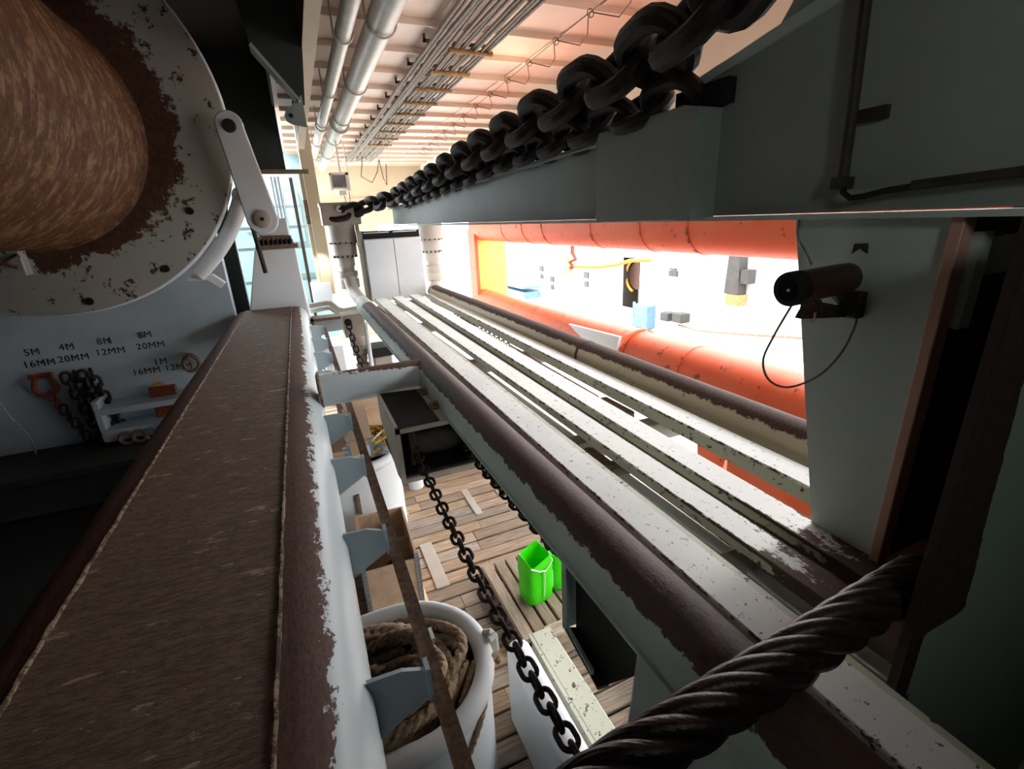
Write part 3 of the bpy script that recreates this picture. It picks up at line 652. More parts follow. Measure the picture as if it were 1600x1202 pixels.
# ---- wall behind the drum with stencilled lifting gear
K = 1.5
class KB(MB):      # this group is laid out on a plane at y=5 and moved back to the far wall at y=7.5
    def add(s, vs, fs, ws=0.0): return MB.add(s, [Vector(v) * K for v in vs], fs, ws)
t = struct('wall_gear', KB().box((-3.6, 5.05, -2.2), (-.64, 5.2, .5)), 'bluewhite', smooth=False)
rx = (PI / 2, 0, 0)
for s, x, z in (('5M', -2.15, -.855), ('16MM', -2.13, -.955), ('4M', -1.92, -.845), ('20MM', -1.90, -.945), ('8M', -1.66, -.83), ('12MM', -1.64, -.925), ('8M', -1.365, -.815), ('20MM', -1.345, -.915), ('1M', -1.31, -1.07), ('16MM 12MM', -1.31, -1.14)):
    lettering(s, (x * K, 5.046 * K, z * K), .078 * K, rx, 'ink', t)
struct('box_frame', KB().box((-1.78, 4.75, -1.62), (-1.1, 5.05, -1.52)).box((-1.78, 4.75, -1.38), (-1.1, 5.05, -1.33)).box((-1.80, 4.78, -1.62), (-1.76, 5.05, -1.26)), 'bluewhite', t)
o = build('work_bench', KB().box((-3.6, 4.35, -1.72), (-.7, 5.0, -1.66)).box((-3.6, 4.4, -2.0), (-.72, 4.5, -1.72)), 'dark', base=(-3.7, 6.9, -3), bevel=.01); tag(o, 'dark bench edge below the stencilled wall', 'bench')
def shackle(loc, s, mat='shackle'):
    x, y, z = loc; pts = [(x - .04 * s, y, z + .10 * s)] + [(x + .075 * s * math.cos(PI + PI * i / 10), y, z + .075 * s * math.sin(PI + PI * i / 10)) for i in range(11)] + [(x + .04 * s, y, z + .10 * s)]
    return KB().tube(pts, .018 * s, 10).cyl((x - .075 * s, y, z + .1 * s), (x + .075 * s, y, z + .1 * s), .022 * s, 10)
t = thing('chain_sling', (-3.150, 7.455, -1.950), 'orange hooked chain sling hanging under the mark 5M 16MM', 'sling', None)
build('shackle', shackle((-2.12, 4.97, -1.12), 1.0), 'shackle', t)
for q in range(8):
    mbq = link_mesh(.02, .11, .065, 8)
    rot = Matrix.Rotation(math.radians(90 * (q % 2)), 3, 'Z'); tilt = Matrix.Rotation(math.radians(14), 3, 'Y')
    vs = []
    for v in mbq.v:
        v2 = rot @ Vector((v.x, v.z, v.y)); vs.append(tilt @ v2 + Vector((-2.10 + .022 * q, 4.96, -1.2 - q * .066)))
    mbq.v = [v * K for v in vs]; build('link', mbq, 'shackle' if q < 2 else 'bracket', t)
build('hook', KB().tube([(-1.94, 4.96, -1.66), (-1.92, 4.96, -1.60), (-1.87, 4.96, -1.58), (-1.84, 4.96, -1.63), (-1.87, 4.96, -1.655)], .02, 10), 'shackle', t)
t = thing('hanging_chains', (-2.775, 7.455, -1.950), 'thick bundle of black sling chains hanging under the mark 4M 20MM', 'sling')
for j in range(4):
    for q in range(9):
        mbq = link_mesh(.028, .125, .085, 7); rot = Matrix.Rotation(math.radians(90 * ((q + j) % 2) + 20), 3, 'Z')
        mbq.v = [rot @ Vector((v.x, v.z, v.y)) + Vector((-1.95 + .055 * j + .012 * q, 4.93 + .02 * (j % 2), -1.06 - q * .07)) for v in mbq.v]; mbq.v = [v * K for v in mbq.v]
        build('link', mbq, 'chain', t)
t = thing('sling_hook', (-1.980, 7.350, -1.800), 'orange cord ring and hook hanging under the mark 1M', 'hook')
build('ring', KB().tube([(-1.345 + .05 * math.cos(g * PI / 8), 4.93, -1.27 + .06 * math.sin(g * PI / 8)) for g in range(16)], .012, 8, closed=True), 'orangecord', t)
build('strap', KB().box((-1.42, 4.9, -1.75), (-1.22, 4.94, -1.24)), 'shackle', t, bevel=.01)
t = thing('bow_shackle', (-2.250, 7.200, -2.400), 'row of small metal shackles lying on the bench by the frame', 'shackles')
for q in range(4):
    build('bow', KB().tube([(-1.62 + q * .09 + .05 * math.cos(g * PI / 7), 4.72, -1.60 + .05 * math.sin(g * PI / 7)) for g in range(14)], .016, 8, closed=True), 'galv' if q == 2 else 'edge_rust', t)
t = thing('coil_hook', (-1.575, 7.425, -1.575), 'coiled dark sling hanging close by the beam edge', 'sling')
build('coil', KB().tube([(-1.06 + .06 * math.cos(g * PI / 7), 4.95, -1.08 + .07 * math.sin(g * PI / 7)) for g in range(14)], .02, 8, closed=True), 'edge_rust', t)
build('pin', KB().cyl((-1.06, 4.88, -1.02), (-1.06, 5.05, -1.02), .012, 8), 'galv', t)
t = thing('wire_sling', (-3.525, 7.350, -2.100), 'thin pale wire hanging at the dark end of the bench', 'wire')
build('wire', KB().tube([(-2.42, 4.9, -1.1), (-2.36, 4.9, -1.35), (-2.30, 4.9, -1.5), (-2.31, 4.9, -1.66)], .007, 6), 'galv', t)

# ---- bay girder and hanging plate under the deckhead
t = thing('deckhead_girder', (.1, 4, 1.2), 'deep longitudinal girder under the deckhead beside the grey pipes', 'girder')
build('web', MB().box((.27, -1.5, 1.2), (.285, 7.99, 1.655)), 'dark', t, smooth=False)
build('flange', MB().box((.262, -1.5, 1.18), (.352, 8.4, 1.2)), 'cream', t, smooth=False)
build('face_strip', MB().box((.34, -1.5, 1.2), (.352, 8.4, 1.25)), 'cream', t)
bp = MB()
for q in range(17): bp.cyl((.31, 2.0 + q * .38, 1.165), (.31, 2.0 + q * .38, 1.185), .012, 8)
build('knee_plate', MB().prism([(-.12, 3.98, 1.65), (-.05, 3.98, 1.144), (.19, 3.98, .84), (.22, 3.98, .84), (.265, 3.98, 1.19), (.265, 3.98, 1.65)], (0, .02, 0)), 'dark', t, smooth=False)
build('knee_flange', MB().prism([(-.06, 3.9, 1.15), (.18, 3.9, .845), (.195, 3.9, .855), (-.045, 3.9, 1.165)], (0, .16, 0)), 'grey', t, smooth=False)
pe = [(.20 + .0, .72)] + [(.12 + .045 * math.cos(g), .765 + .045 * math.sin(g)) for g in [PI * .5 + PI * i / 8 for i in range(9)]][::-1] + [(.20, .86)]
build('eye_plate', MB().prism([(x, 3.97, z) for x, z in [(.21, .70), (.12, .715), (.085, .735), (.075, .765), (.09, .80), (.12, .82), (.21, .90)]], (0, .03, 0)), 'grey', t, smooth=False)
build('eye_hole', MB().cyl((.118, 3.96, .768), (.118, 4.0, .768), .014, 14), 'black', t)
# ================================================================== UNDER THE DECKHEAD
def ceil_pipe(label, x0, x1, z, r, ys):
    t = thing('overhead_pipe', (x0, 6, z), label, 'pipe')
    build('pipe_body', MB().cyl((x0, -.5, z), (x1, 13.5, z), r, 24), 'pipe', t)
    build('flange_joint', MB().rev([(r, -.05), (r * 1.35, -.05), (r * 1.35, .05), (r, .05)], (x0 + (x1 - x0) * .6, 8.2, z), (0, 1, 0), 24), 'pipe', t)
    for y in ys:
        x = x0 + (x1 - x0) * (y + .5) / 14
        build('clamp', MB().tube([(x + (r + .012) * math.cos(g), y, z + (r + .012) * math.sin(g)) for g in [PI + PI * i / 12 for i in range(13)]], .009, 6)
              .cyl((x - r - .012, y, z), (x - r - .012, y, 1.66), .008, 6).cyl((x + r + .012, y, z), (x + r + .012, y, 1.66), .008, 6), 'pipe', t)
    return t
ceil_pipe('thicker grey pipe running along the deckhead, the one further from the dark girder', .87, .90, 1.50, .105, (4.3, 6.0, 7.7, 9.4, 11.1))
ceil_pipe('thinner grey pipe running along the deckhead beside the dark girder', .60, .64, 1.46, .062, (4.5, 6.2, 7.9, 9.6, 11.3))
t = thing('cable_tray', (1.8, 7, 1.55), 'rack of many grey cables running along the cream deckhead', 'cable tray')
offs = [-.30, -.26, -.20, -.165, -.13, -.06, -.02, .02, .05, .12, .16, .22, .27, .305]
for i, dx in enumerate(offs):
    r = random.choice([.013, .016, .02])
    build('cable', MB().tube([(1.72 + dx + random.uniform(-.012, .012), y, 1.575 + random.uniform(-.008, .008)) for y in [-.5 + .9 * q for q in range(16)]], r, 8), 'cable', t)
for k in range(9):
    y = 4.62 + .68 * k * 1.0 + .34
    build('hanger', MB().box((1.38, y - .015, 1.60), (2.06, y + .015, 1.625)).box((1.38, y - .015, 1.6), (1.40, y + .015, 1.66)), 'edge_rust', t)
    build('saddle', MB().cyl((1.62, y, 1.555), (2.06, y, 1.555), .022, 10), 'yellowclip', t)
t = thing('string_wire', (2.6, 5, 1.55), 'thin slack wire hooked along the cream deckhead in small loops', 'wire')
p = []
for q in range(13):
    y = 3.2 + q * .62; x = 2.42 + .045 * (y - 3.2)
    p += [(x, y, 1.55), (x + .01, y + .05, 1.52), (x + .10, y + .2, 1.47), (x + .16, y + .42, 1.46), (x + .05, y + .58, 1.53)]
build('slack_wire', MB().tube(p, .005, 6), 'wirethin', t)
build('tight_wire', MB().tube([(2.40, 2.8, 1.55), (2.84, 11.8, 1.55)], .003, 6), 'wirethin', t)
for q in range(13):
    y = 3.2 + q * .62; x = 2.42 + .045 * (y - 3.2)
    build('hook_ring', MB().tube([(x + .03 * math.cos(g), y, 1.54 + .03 * math.sin(g)) for g in [2 * PI * i / 10 for i in range(10)]], .004, 5, closed=True), 'wirethin', t)
t = thing('loose_cable', (1.6, 11.5, 1.2), 'thin loose cable dangling from the far end of the cable rack', 'cable')
build('cable_loop', MB().tube([(1.72, 12.2, 1.57), (1.62, 12.1, 1.15), (1.85, 12.1, 1.02), (2.0, 12.1, 1.25), (2.05, 12.0, 1.5), (2.1, 12.0, 1.1), (2.16, 12.0, .95), (2.2, 12.0, 1.4)], .012, 6), 'wirethin', t)
# floodlight
t = thing('floodlight', (.83, 9, .78), 'square floodlight hanging under the deckhead before the cream bulkhead', 'floodlight')
build('casing', MB().hexa([(.70, 8.95, .66), (.98, 8.95, .64), (.96, 9.2, .66), (.72, 9.2, .68), (.69, 8.95, .90), (.98, 8.95, .90), (.96, 9.2, .88), (.71, 9.2, .88)]), 'lamp', t, bevel=.02)
build('glass', MB().box((.725, 8.935, .685), (.94, 8.952, .875)), 'lampglass', t)
build('bezel', MB().box((.685, 8.94, .875), (.985, 8.97, .915)).box((.685, 8.94, .64), (.72, 8.97, .9)).box((.945, 8.94, .63), (1.0, 8.99, .92)), 'lamp', t)
build('stirrup', MB().box((.985, 9.02, .70), (1.0, 9.07, 1.35)).box((.86, 9.03, .9), (.89, 9.06, 1.66)), 'lamp', t)
build('junction_box', MB().box((.80, 8.97, .56), (.93, 9.08, .64)), 'lamp', t, bevel=.01)
build('lead', MB().tube([(.88, 9.0, .57), (.90, 9.0, .42), (.95, 9.0, .40), (.97, 9.0, .5), (.97, 9.0, .62)], .007, 6), 'wirethin', t)

# ================================================================== FAR END OF THE RAILS
def gear_unit(t, c, s, dr=(0, 0, -1)):
    c = Vector(c)
    for nm, prof in (('upper_drum', [(.001, 0), (.215, 0), (.215, .26), (.20, .27)]), ('lower_drum', [(.19, .27), (.195, .28), (.19, .46), (.15, .5)]), ('shaft', [(.135, .5), (.135, .62), (.115, .66), (.115, .72)]), ('coupling', [(.15, .72), (.155, .74), (.155, .80), (.14, .81), (.14, .84), (.16, .85), (.16, .98), (.13, 1.0)])):
        build(nm, MB().rev([(r * s, h * s) for r, h in prof], c, dr, 28), 'gear', t)
    up = Vector(dr).orthogonal().normalized(); vv = Vector(dr).cross(up)
    b0 = None
    for rr, h in ((.2, .265), (.175, .48)):
        for q in range(14):
            g = 2 * PI * q / 14
            p = c + Vector(dr) * h * s + (up * math.cos(g) + vv * math.sin(g)) * rr * s
            build('bolt', MB().cyl(p - Vector(dr) * .025 * s, p + Vector(dr) * .02 * s, .016 * s, 6), 'bracket', t)
t = thing('chain_gear_unit', (.66, 7.8, 0), 'bolted grey gear unit standing above the far end of the brown rail pipe', 'gear unit')
build('head_box', MB().box((.40, 7.72, .08), (.95, 8.1, .37)), 'gear', t, bevel=.012)
build('head_lid', MB().box((.39, 7.7, .35), (.97, 8.1, .39)), 'gear', t)
gear_unit(t, (.66, 7.92, .08), .95)
build('side_bracket', MB().box((.86, 7.75, -.3), (.90, 7.85, .1)).prism([(.84, 7.8, -.2), (.92, 7.8, -.2), (.97, 7.8, -.42), (.93, 7.8, -.42)], (0, .06, 0)), 'gear', t)
build('eye', MB().rev([(.02, 0), (.045, 0), (.045, .03), (.02, .03)], (.66, 7.69, .30), (0, 1, 0), 14), 'white', t)
t = thing('chain_gear_unit', (2.15, 8.2, 0), 'pale rust stained gear unit in bright light right of the white cabinet', 'gear unit')
gear_unit(t, (2.1, 8.2, .05), .95)
build('elbow', MB().tube([(2.1, 8.2, -.88), (2.08, 8.1, -.98), (2.0, 7.8, -1.0)], .1, 16), 'gear', t)
t = thing('end_cabinet', (1.35, 7.8, -.5), 'white two door end cabinet under the far end of the girder', 'cabinet')
build('body', MB().box((.92, 7.55, -1.07), (1.78, 8.2, -.14)), 'white', t, bevel=.01)
for x0, x1 in ((.925, 1.345), (1.355, 1.775)): build('door', MB().box((x0, 7.53, -1.06), (x1, 7.55, -.15)), 'white', t, bevel=.006)
build('top_gap_shade', MB().box((.93, 7.6, -.14), (1.77, 8.1, -.03)), 'black', t)  # solid black block painting the shade between cabinet and girder
build('top_bar', MB().box((.93, 7.55, -.06), (1.3, 7.6, -.045)).box((1.36, 7.55, -.06), (1.72, 7.6, -.045)), 'white', t)
build('side_leaf', MB().box((.84, 7.6, -1.07), (.915, 7.64, -.02)), 'gear', t)
t = thing('pillar', (.33, 8.6, -.2), 'cream steel pillar standing behind the far end of the brown topped beam', 'pillar')
build('shaft', MB().box((.27, 8.5, -1.0), (.46, 8.8, 1.7)), 'cream', t, bevel=.01)
build('side_face', MB().box((.215, 8.55, -1.0), (.27, 8.75, .9)), 'cream', t)
build('rust_patch', MB().box((.21, 8.53, .12), (.272, 8.76, .48)), 'edge_rust', t)
build('foot', MB().box((.10, 8.4, -1.18), (.40, 8.8, -.80)), 'white', t, bevel=.01)
t = thing('pipe_ladder', (.0, 10.2, 0), 'slim vertical pipes and cross bars beside the pale alcove', 'pipes')
for x in (-.22, -.16, -.10): build('upright', MB().cyl((x, 10.2, -1.0), (x, 10.2, .98), .02, 10), 'galv', t)
build('fluorescent_tube', MB().cyl((.32, 10.6, -.5), (.32, 10.6, .55), .015, 10), 'tube', t)
t = thing('bent_pipes', (.3, 8, -1.1), 'pair of bent grey pipes crossing under the far end of the beam', 'pipes')
for dz, dy in ((0, 0), (-.09, .1)):
    build('pipe_body', MB().tube([(.02, 8 + dy, -1.09 + dz), (.26, 8 + dy, -1.07 + dz), (.33, 8 + dy, -1.08 + dz), (.43, 8 + dy, -1.19 + dz), (.52, 8 + dy, -1.22 + dz), (.75, 8 + dy, -1.2 + dz)], .04, 12), 'pipe', t)
t = thing('cross_beam', (.3, 7.6, -1.3), 'dark rusty cross beam with white plate under the bent pipes', 'beam')
build('flange', MB().box((.0, 7.5, -1.26), (.72, 7.8, -1.22)), 'edge_rust', t)
build('web', MB().box((.03, 7.6, -1.45), (.72, 7.63, -1.26)), 'bluewhite', t)
build('end_strip', MB().box((.0, 7.5, -1.5), (.035, 7.6, -1.22)), 'edge_rust', t)
t = thing('chain_gear_unit', (.63, 7, -1.5), 'lower brown gear unit with chain, below the deck edge beside the rail pipe', 'gear unit')
build('head_box', MB().box((.41, 6.9, -1.44), (.70, 7.3, -1.12)), 'gear', t, bevel=.012)
gear_unit(t, (.60, 7.1, -1.44), .62)
build('sprocket', MB().cyl((.47, 6.88, -1.22), (.47, 6.92, -1.22), .05, 16), 'black', t)
chain('deck_chain', 'short black chain dropping from the lower gear unit under the beam end', [(.47, 6.85, -1.22), (.49, 6.8, -1.45), (.55, 6.8, -1.8), (.60, 6.8, -2.1)], .022, 5.8, 3.8, 'chain', 0)
t = thing('stand_pipe', (.72, 6.6, -2), 'white standpipe beside the lower gear unit', 'pipe')
build('tube', MB().cyl((.67, 6.6, -3), (.67, 6.6, -1.2), .03, 12), 'white', t)
build('pad', MB().box((.74, 6.8, -3), (1.0, 7.2, -1.75)), 'gear', t, bevel=.02)
build('band', MB().box((.73, 6.78, -1.75), (1.01, 7.22, -1.62)), 'black', t)
o = build('white_locker', MB().box((.10, 8.6, -2.99), (.45, 9.4, -1.9)), 'white', base=(.3, 9, -3), bevel=.02); tag(o, 'white locker lit brightly on the aft deck below the bent pipes', 'locker')
for k in range(2):
    t = thing('grating_step', (.09, 4.9 + .9 * k, -1.5), ('white toothed grating step behind the side brackets, nearer one', 'white toothed grating step behind the side brackets, further one')[k], 'step')
    build('tread', MB().box((.02, 4.6 + .9 * k, -1.45), (.14, 4.64 + .9 * k, -1.36)), 'white', t)

# ================================================================== WORKING DECK
t = thing('roller_box', (.6, 2.9, -1.3), 'steel chain roller box hung on the brown rail pipe under the crossbar', 'roller box')
build('top_plate', MB().prism([(.355, 2.55, -1.10), (.66, 2.55, -1.10), (.645, 3.2, -1.10), (.355, 3.24, -1.10)], (0, 0, -.015)), 'darker', t, smooth=False)
build('mount_plate', MB().box((.60, 2.55, -1.10), (.69, 3.15, -1.085)), 'gear', t, bevel=.004)
build('side_plate', MB().prism([(.335, 2.56, -1.09), (.335, 3.24, -1.09), (.335, 3.24, -1.28), (.335, 2.70, -1.47), (.335, 2.56, -1.44)], (.018, 0, 0)), 'gear', t, smooth=False)
build('far_plate', MB().box((.84, 2.56, -1.44), (.855, 3.2, -1.1)), 'gear', t)
build('back_plate', MB().box((.35, 2.95, -1.44), (.85, 2.97, -1.1)), 'black', t)  # black colour stands in for the shade inside the box
build('bottom_plate', MB().box((.34, 2.60, -1.45), (.85, 3.2, -1.43)), 'black', t)  # interior shade put into the colour, like the back
build('front_frame', MB().box((.335, 2.545, -1.13), (.70, 2.56, -1.10)).box((.335, 2.545, -1.46), (.36, 2.57, -1.1)).box((.335, 2.56, -1.465), (.85, 2.58, -1.435)), 'gear', t)
build('roller', MB().rev([(.001, .01), (.15, .01), (.15, .035), (.10, .06), (.10, .34), (.15, .365), (.15, .39), (.001, .39)], (.41, 2.76, -1.29), (1, 0, 0), 28), 'bracket', t)
for y in (2.75, 3.05): build('clamp_bolt', MB().cyl((.645, y, -1.085), (.645, y, -1.05), .025, 8).box((.60, y - .05, -1.085), (.70, y + .05, -1.07)), 'edge_rust', t)
t = thing('freeing_plate', (1.2, 5.2, -2.8), 'white plate with oval opening and stub post at the deck edge behind the roller box', 'plate')
build('plate', MB().box((.78, 5.25, -3), (1.9, 5.3, -2.35)), 'white', t, bevel=.01)
build('oval_opening', MB().prism([(1.55 + .16 * math.cos(g * PI / 9), 5.24, -2.62 + .09 * math.sin(g * PI / 9)) for g in range(18)], (0, -.004, 0)), 'edge_rust', t, smooth=False)
build('stub_post', MB().cyl((.83, 5.12, -3), (.83, 5.12, -2.5), .09, 20), 'white', t)

def tub(label, name, x0, x1, yc, r, ztop, zbot, mat='white'):
    t = thing(name, ((x0 + x1) / 2, yc, zbot), label, 'tub')
    path = [(x1 + r * math.cos(math.radians(a)), yc + r * math.sin(math.radians(a))) for a in range(-90, 91, 9)] + [(x0 + r * math.cos(math.radians(a)), yc + r * math.sin(math.radians(a))) for a in range(90, 271, 9)]
    wall = MB(); n = len(path); vs = [(x, y, zbot) for x, y in path] + [(x, y, ztop) for x, y in path]
    wall.add(vs, [(i, (i + 1) % n, n + (i + 1) % n, n + i) for i in range(n)])
    cx, cy = (x0 + x1) / 2, yc
    inn = [(cx + (x - cx) * (1 - .05 / max(.1, math.hypot(x - cx, y - cy))), cy + (y - cy) * (1 - .05 / max(.1, math.hypot(x - cx, y - cy)))) for x, y in path]
    build('wall', wall, mat, t)
    iw = MB(); iw.add([(x, y, zbot + .05) for x, y in inn] + [(x, y, ztop) for x, y in inn], [(i, (i + 1) % n, n + (i + 1) % n, n + i) for i in range(n)] + [tuple(range(n))])
    build('inner_lining', iw, 'edge_rust', t)
    build('rim', MB().tube([(x * .5 + a * .5, y * .5 + b * .5, ztop) for (x, y), (a, b) in zip(path, inn)], .05, 12, closed=True), mat, t)
    return t
tub('white rounded steel tub in front, filled with old brown rope', 'rope_tub', -.25, .12, 1.85, .43, -2.1, -3.0)
t = tub('white steel tub further aft filled with yellow and black rope', 'rope_tub', -.35, .18, 4.45, .40, -2.08, -3.0)
build('drip_bar', MB().box((.10, 4.02, -2.5), (.13, 4.05, -2.3)), 'edge_rust', t)
build('base_step', MB().box((-.6, 4.0, -3.0), (.45, 4.9, -2.75)), 'white', t, bevel=.02)
def coil(name, label, cx, cy, z, rx, ry, n, r, mat, spread=.06):
    t = thing(name, (cx, cy, z - .2), label, 'rope')
    for q in range(n):
        ph = random.uniform(0, 6.28); k = 1 - (q % 5) * .15; p = []
        dz = random.uniform(-.05, .05); ox, oy = random.uniform(-spread, spread), random.uniform(-spread, spread)
        for i in range(150):
            g = 2 * PI * i / 150 + ph
            p.append((cx + ox + rx * k * math.cos(g) * (1 + .05 * math.sin(3 * g + q)), cy + oy + ry * k * math.sin(g) * (1 + .06 * math.cos(2 * g + q * 2)), z + dz + .05 * math.sin(2 * g + q) + .012 * q - .1))
        build('rope_turn', MB().tube(p, r, 20, closed=True, lobes=3, depth=.42, pitch=r * 5), mat, t, angle=70)
    return t
t = coil('brown_rope', 'heap of old thick brown mooring rope coiled in the front tub', -.02, 1.85, -2.12, .43, .33, 18, .030, 'rope')
for q in range(5):
    x = .10 + q * .05
    build('rope_tail', MB().tube(smooth([(x + .28, 1.80 - .02 * q, -2.12), (x + .24, 1.72, -2.09), (x + .12, 1.62 - .02 * q, -2.16), (x + .02, 1.55 - .02 * q, -2.28), (x - .06, 1.50, -2.5)], 16), .019, 16, lobes=3, depth=.3, pitch=.11), 'rope', t, angle=70)
build('bollard_post', MB().rev([(.001, .16), (.05, .155), (.075, .12), (.08, 0), (.08, -.6)], (.22, 1.98, -2.2), (0, 0, 1), 24), 'black', t)
build('white_lashing', MB().tube([(.555, 1.86, -2.06), (.58, 1.84, -2.045), (.60, 1.83, -2.07), (.60, 1.82, -2.15)], .022, 8).tube([(.56, 1.80, -2.05), (.60, 1.82, -2.05), (.61, 1.86, -2.1)], .016, 8), 'ropeW', t)
build('tape', MB().box((.29, 1.94, -2.2), (.31, 2.02, -2.05)), 'white', t)
t = coil('yellow_rope', 'heap of yellow and black rope piled in the further tub', .12, 4.45, -1.98, .46, .34, 16, .026, 'ropeY', .08)
build('blue_bag', MB().rev([(.001, .05), (.06, .035), (.09, 0), (.07, -.03)], (.40, 4.2, -1.97), (0, 0, 1), 14), 'blue', t)
build('thin_cord', MB().tube(smooth([(.05, 4.1, -1.96), (.18, 4.05, -1.92), (.26, 4.1, -1.95), (.36, 4.3, -1.9), (.5, 4.6, -1.95)]), .008, 6), 'ropeW', t)
def ply_box(label, x0, x1, y0, y1, z0, z1, rot=0.0, open_top=False):
    c = ((x0 + x1) / 2, (y0 + y1) / 2, z0); t = thing('plywood_crate', c, label, 'crate'); k = .018
    build('side_panel', MB().box((x0, y0, z0), (x0 + k, y1, z1)), 'ply', t, smooth=False); build('side_panel', MB().box((x1 - k, y0, z0), (x1, y1, z1)), 'ply', t, smooth=False)
    build('end_panel', MB().box((x0 + k, y0, z0), (x1 - k, y0 + k, z1)), 'ply', t, smooth=False); build('end_panel', MB().box((x0 + k, y1 - k, z0), (x1 - k, y1, z1)), 'ply', t, smooth=False)
    build('bottom_panel', MB().box((x0, y0, z0), (x1, y1, z0 + k)), 'ply', t, smooth=False)
    if not open_top: build('lid', MB().box((x0 - .01, y0 - .01, z1), (x1 + .01, y1 + .01, z1 + k)), 'ply', t, smooth=False)
    for x in (x0, x1): build('corner_strap', MB().box((x - .03 if x == x1 else x, y0 - .006, z0), (x if x == x1 else x + .03, y0 + .03, z1 * .98)).box((x - .006, y0 - .006, z0), (x + .006, y0 + .06, z1 * .99)), 'galv', t, smooth=False)
    t.rotation_euler = (0, 0, rot)
    return t
c = ply_box('open plywood crate with galvanised corner straps on the planks', .04, .46, 3.08, 3.86, -2.99, -2.42, -.04, True)
build('divider', MB().box((.06, 3.5, -2.9), (.44, 3.515, -2.5)), 'ply', c, smooth=False)
o = build('skid_board', MB().prism([(.05, 2.92, -2.985), (.44, 2.92, -2.985), (.50, 3.05, -2.985), (.50, 3.4, -2.985), (.05, 3.4, -2.985)], (0, 0, .02)), 'plyedge', base=(.25, 3.0, -2.98), smooth=False); tag(o, 'pale plywood board sticking out under the open crate', 'board')
o = build('dark_boot', MB().tube([(.20, 3.32, -2.66), (.28, 3.34, -2.64), (.36, 3.36, -2.66)], [.05, .065, .05], 12), 'black', base=(.3, 3.35, -2.72)); tag(o, 'dark rounded object lying inside the open plywood crate', 'object')
ply_box('plywood crate with pale lid lying on the yellow rope, larger one', .12, .335, 4.05, 4.95, -1.96, -1.80, -.05)
c = bpy.data.objects['plywood_crate.001']
build('paper_label', MB().box((.24, 4.028, -1.93), (.31, 4.034, -1.83)), 'white', c)
ply_box('small plywood crate left behind the flat bar and side brackets', -.10, .10, 4.05, 4.75, -1.98, -1.86, -.03)
ply_box('pale plywood crate furthest aft under the crossbar', .15, .60, 5.3, 6.1, -2.6, -1.95, .1)
# slatted pallet and jugs
t = thing('timber_grating', (1.3, 2.8, -2.95), 'slatted timber grating with dark gaps under the lime green jugs', 'grating')
src = None
for k in range(9):
    x = 1.045 + k * .108
    if src is None: src = build('slat', MB().box((-.044, -.43, -.025), (.044, .43, .025)), 'woodb', smooth=False, bevel=.006); src.parent = t; o = src
    else: o = copy_piece(src, (0, 0, 0), t)
    o.location = Vector((x, 2.81, -2.865)) - t.location; o.rotation_euler = (0, 0, random.uniform(-.012, .012))
for y in (2.45, 2.81, 3.17): build('bearer', MB().box((.99, y - .03, -2.98), (1.96, y + .03, -2.89)), 'darker', t, smooth=False)
def jug(label, x, y, rot, hide=False):
    t = thing('green_jug', (x, y, -2.84), label, 'jug')
    def ring(sx, sy, z, n=28, cut=0.0):
        out = []
        for i in range(n):
            g = 2 * PI * i / n; cx, sy_ = math.cos(g), math.sin(g)
            e = .55; px_ = math.copysign(abs(cx) ** e, cx) * sx; py_ = math.copysign(abs(sy_) ** e, sy_) * sy
            out.append((px_, py_, z + cut * (.5 - .5 * math.cos(3 * g)) ))
        return out
    mb = MB(); R = [ring(.10, .09, 0), ring(.118, .105, .02), ring(.122, .108, .12), ring(.118, .104, .2), ring(.124, .11, .28), ring(.12, .106, .37, cut=.06), ring(.114, .10, .365, cut=.06), ring(.116, .102, .25), ring(.112, .1, .05), ring(.10, .09, .015)]
    n = 28; vs = [v for r in R for v in r]
    fs = [(i * n + k, i * n + (k + 1) % n, (i + 1) * n + (k + 1) % n, (i + 1) * n + k) for i in range(len(R) - 1) for k in range(n)] + [tuple(range(n)), tuple(range(9 * n, 10 * n))]
    rm = Matrix.Rotation(rot, 3, 'Z'); mb.add([rm @ Vector(v) + Vector((x, y, -2.84)) for v in vs], fs)
    build('body', mb, 'green', t, angle=60)
    lm = MB(); lm.prism([(.126, -.06, .06), (.126, .07, .06), (.13, .07, .24), (.13, -.05, .22)], (.004, 0, 0)); lm.v = [rm @ v + Vector((x, y, -2.84)) for v in lm.v]
    build('paper_label', lm, 'green2', t, smooth=False)
    cd_ = MB().tube([rm @ Vector(p) + Vector((x, y, -2.84)) for p in ((-.11, -.11, .38), (-.04, -.125, .335), (.02, -.125, .32), (.09, -.11, .37), (.12, .0, .40))], .006, 6).tube([rm @ Vector(p) + Vector((x, y, -2.84)) for p in ((.0, -.125, .325), (.005, -.12, .2), (-.005, -.118, .08))], .005, 6)
    build('cord_handle', cd_, 'ropeW', t)
jug('lime green cut open jug with white cord standing whole in view on the slats', 1.275, 2.73, .15)
jug('lime green jug half hidden behind the rail pipe post', 1.53, 2.78, -.1)
